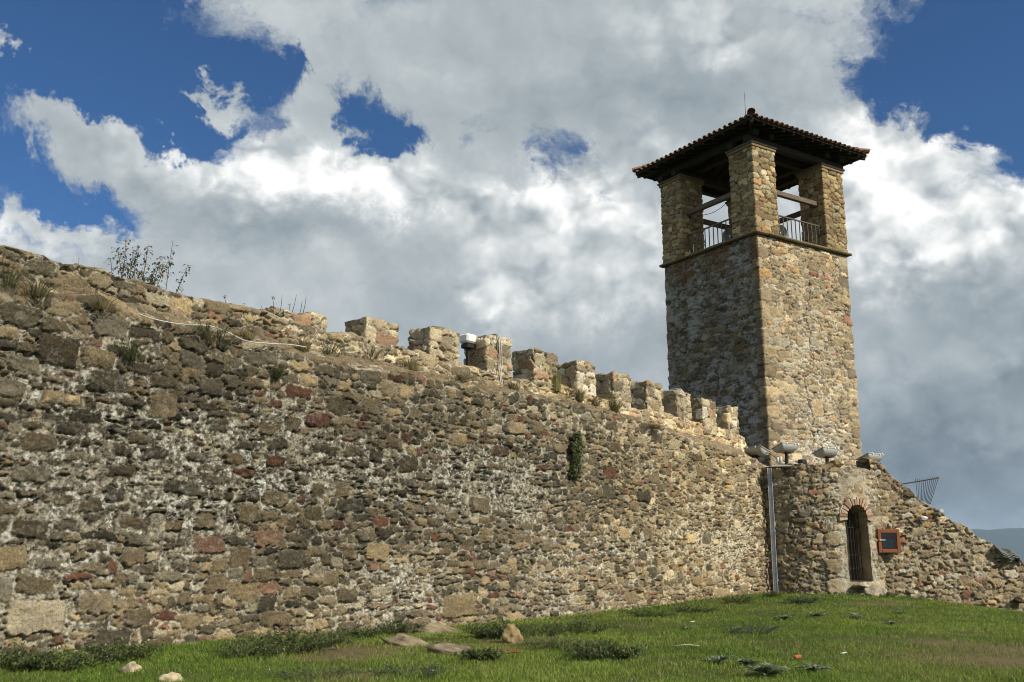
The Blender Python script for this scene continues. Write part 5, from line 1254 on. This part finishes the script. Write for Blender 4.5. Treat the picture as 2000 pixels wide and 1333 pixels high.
POS = [(1000, 600, 1500, 1200, .75), (35, 112, 40, 26, 1.9), (400, 180, 60, 28, 1.9), (470, 200, 60, 26, 1.4), (130, 235, 80, 40, 1.3), (220, 290, 110, 45, 1.5), (615, 190, 40, 110, 1.2), (610, 290, 60, 50, 1.0), (870, 300, 60, 60, .6), (1800, 95, 60, 14, .7), (120, 140, 22, 10, .9), (330, 330, 120, 40, .6), (460, 300, 140, 40, .6), (660, 340, 160, 40, .7), (1130, 400, 100, 40, .2), (460, 255, 55, 26, .9), (1740, 250, 70, 45, 1.1), (1880, 290, 110, 50, .9), (90, 425, 120, 32, .8), (1450, 120, 300, 200, .5), (1000, 150, 300, 150, .4), (800, 480, 600, 150, .6), (1700, 800, 500, 300, .8)]
cov = blobs(HOLES + POS, madd(n_big, .5, .5, -.02)); cov = madd(n_mid, .5, 2.5, cov); cov = madd(pf, .42, -.55, cov); cov = madd(nz(WDIR, 34, 4, .65, (2, 7, 1)).outputs[0], .5, .75, cov)
alpha = smooth(cov, -.50, .62)
LIGHT = [(700, 370, 200, 50, .12), (1750, 400, 110, 150, .18), (1850, 490, 190, 70, .2), (1700, 330, 120, 120, .15), (640, 350, 230, 70, .16), (1820, 380, 190, 120, .2), (1090, 470, 140, 120, .16), (930, 400, 200, 60, .1), (470, 258, 60, 30, .55), (420, 312, 130, 36, .5), (560, 330, 120, 45, .42), (740, 350, 120, 50, .55), (800, 395, 120, 30, .3), (1080, 385, 100, 36, .6), (1130, 440, 90, 40, .35), (1400, 95, 130, 50, .28), (1350, 40, 120, 40, .12), (1745, 280, 90, 60, .6), (1890, 330, 120, 80, .5), (1720, 430, 130, 100, .42), (1870, 420, 160, 70, .35), (110, 425, 130, 35, .45), (40, 480, 90, 30, .3), (950, 590, 45, 80, .42), (1010, 520, 60, 50, .25), (1230, 480, 60, 90, .28), (620, 360, 90, 40, .25), (1120, 580, 130, 40, .25), (1720, 720, 60, 60, .2), (1985, 690, 60, 60, .16), (1960, 880, 60, 30, .16), (1230, 300, 60, 50, .2)]
DARK = [(150, 275, 170, 50, -.10), (430, 425, 170, 42, -.15), (660, 455, 190, 36, -.11), (830, 560, 120, 70, -.15), (1320, 190, 280, 120, -.16), (740, 190, 170, 60, -.06), (1900, 590, 240, 50, -.12), (1850, 800, 380, 150, -.30), (1960, 990, 280, 120, -.32), (1200, 680, 250, 70, -.14), (860, 660, 300, 50, -.06), (1780, 920, 120, 60, -.12)]
lmask = blobs(LIGHT, 0.0); lcap = M('MINIMUM', lmask, .5)
br = blobs(DARK, M('ADD', madd(n_big, .5, .5, .51), M('MULTIPLY', lmask, .34))); br = M('MULTIPLY_ADD', M('SUBTRACT', pfS, pf), M('MULTIPLY_ADD', lcap, 3.0, .35), br)
br = madd(n_mid, .5, .08, br); br = M('MULTIPLY_ADD', M('SUBTRACT', .42, pf), M('MULTIPLY_ADD', lcap, .34, .08), br)
cr = N('ShaderNodeValToRGB'); Lk(br, cr.inputs[0]); el = cr.color_ramp.elements
for k, (ps, c) in enumerate(((0., (1.0, 1.30, 1.60)), (.22, (2.2, 2.65, 2.95)), (.48, (3.7, 4.1, 4.3)), (.72, (5.8, 6.05, 6.1)), (1.0, (8.9, 8.9, 8.7)))):
    e = el[k] if k < 2 else el.new(ps); e.position = ps; e.color = (*[v / 10 for v in c], 1)
sc_ = N('ShaderNodeVectorMath'); sc_.operation = 'SCALE'; Lk(cr.outputs[0], sc_.inputs[0]); sc_.inputs['Scale'].default_value = 14.3
mx = N('ShaderNodeMix'); mx.data_type = 'RGBA'; Lk(alpha, mx.inputs[0]); Lk(tint.outputs[0], mx.inputs[6]); Lk(sc_.outputs[0], mx.inputs[7]); Lk(mx.outputs[2], bg.inputs[0])

vs_ = scene.view_settings; vs_.view_transform = 'Standard'; vs_.look = 'None'; vs_.exposure = .3; vs_.gamma = 1; vs_.use_curve_mapping = False
scene.cycles.use_denoising = True; scene.cycles.filter_width = 1.0
scene.cycles.max_bounces = 6; scene.cycles.volume_bounces = 0; scene.cycles.transparent_max_bounces = 8
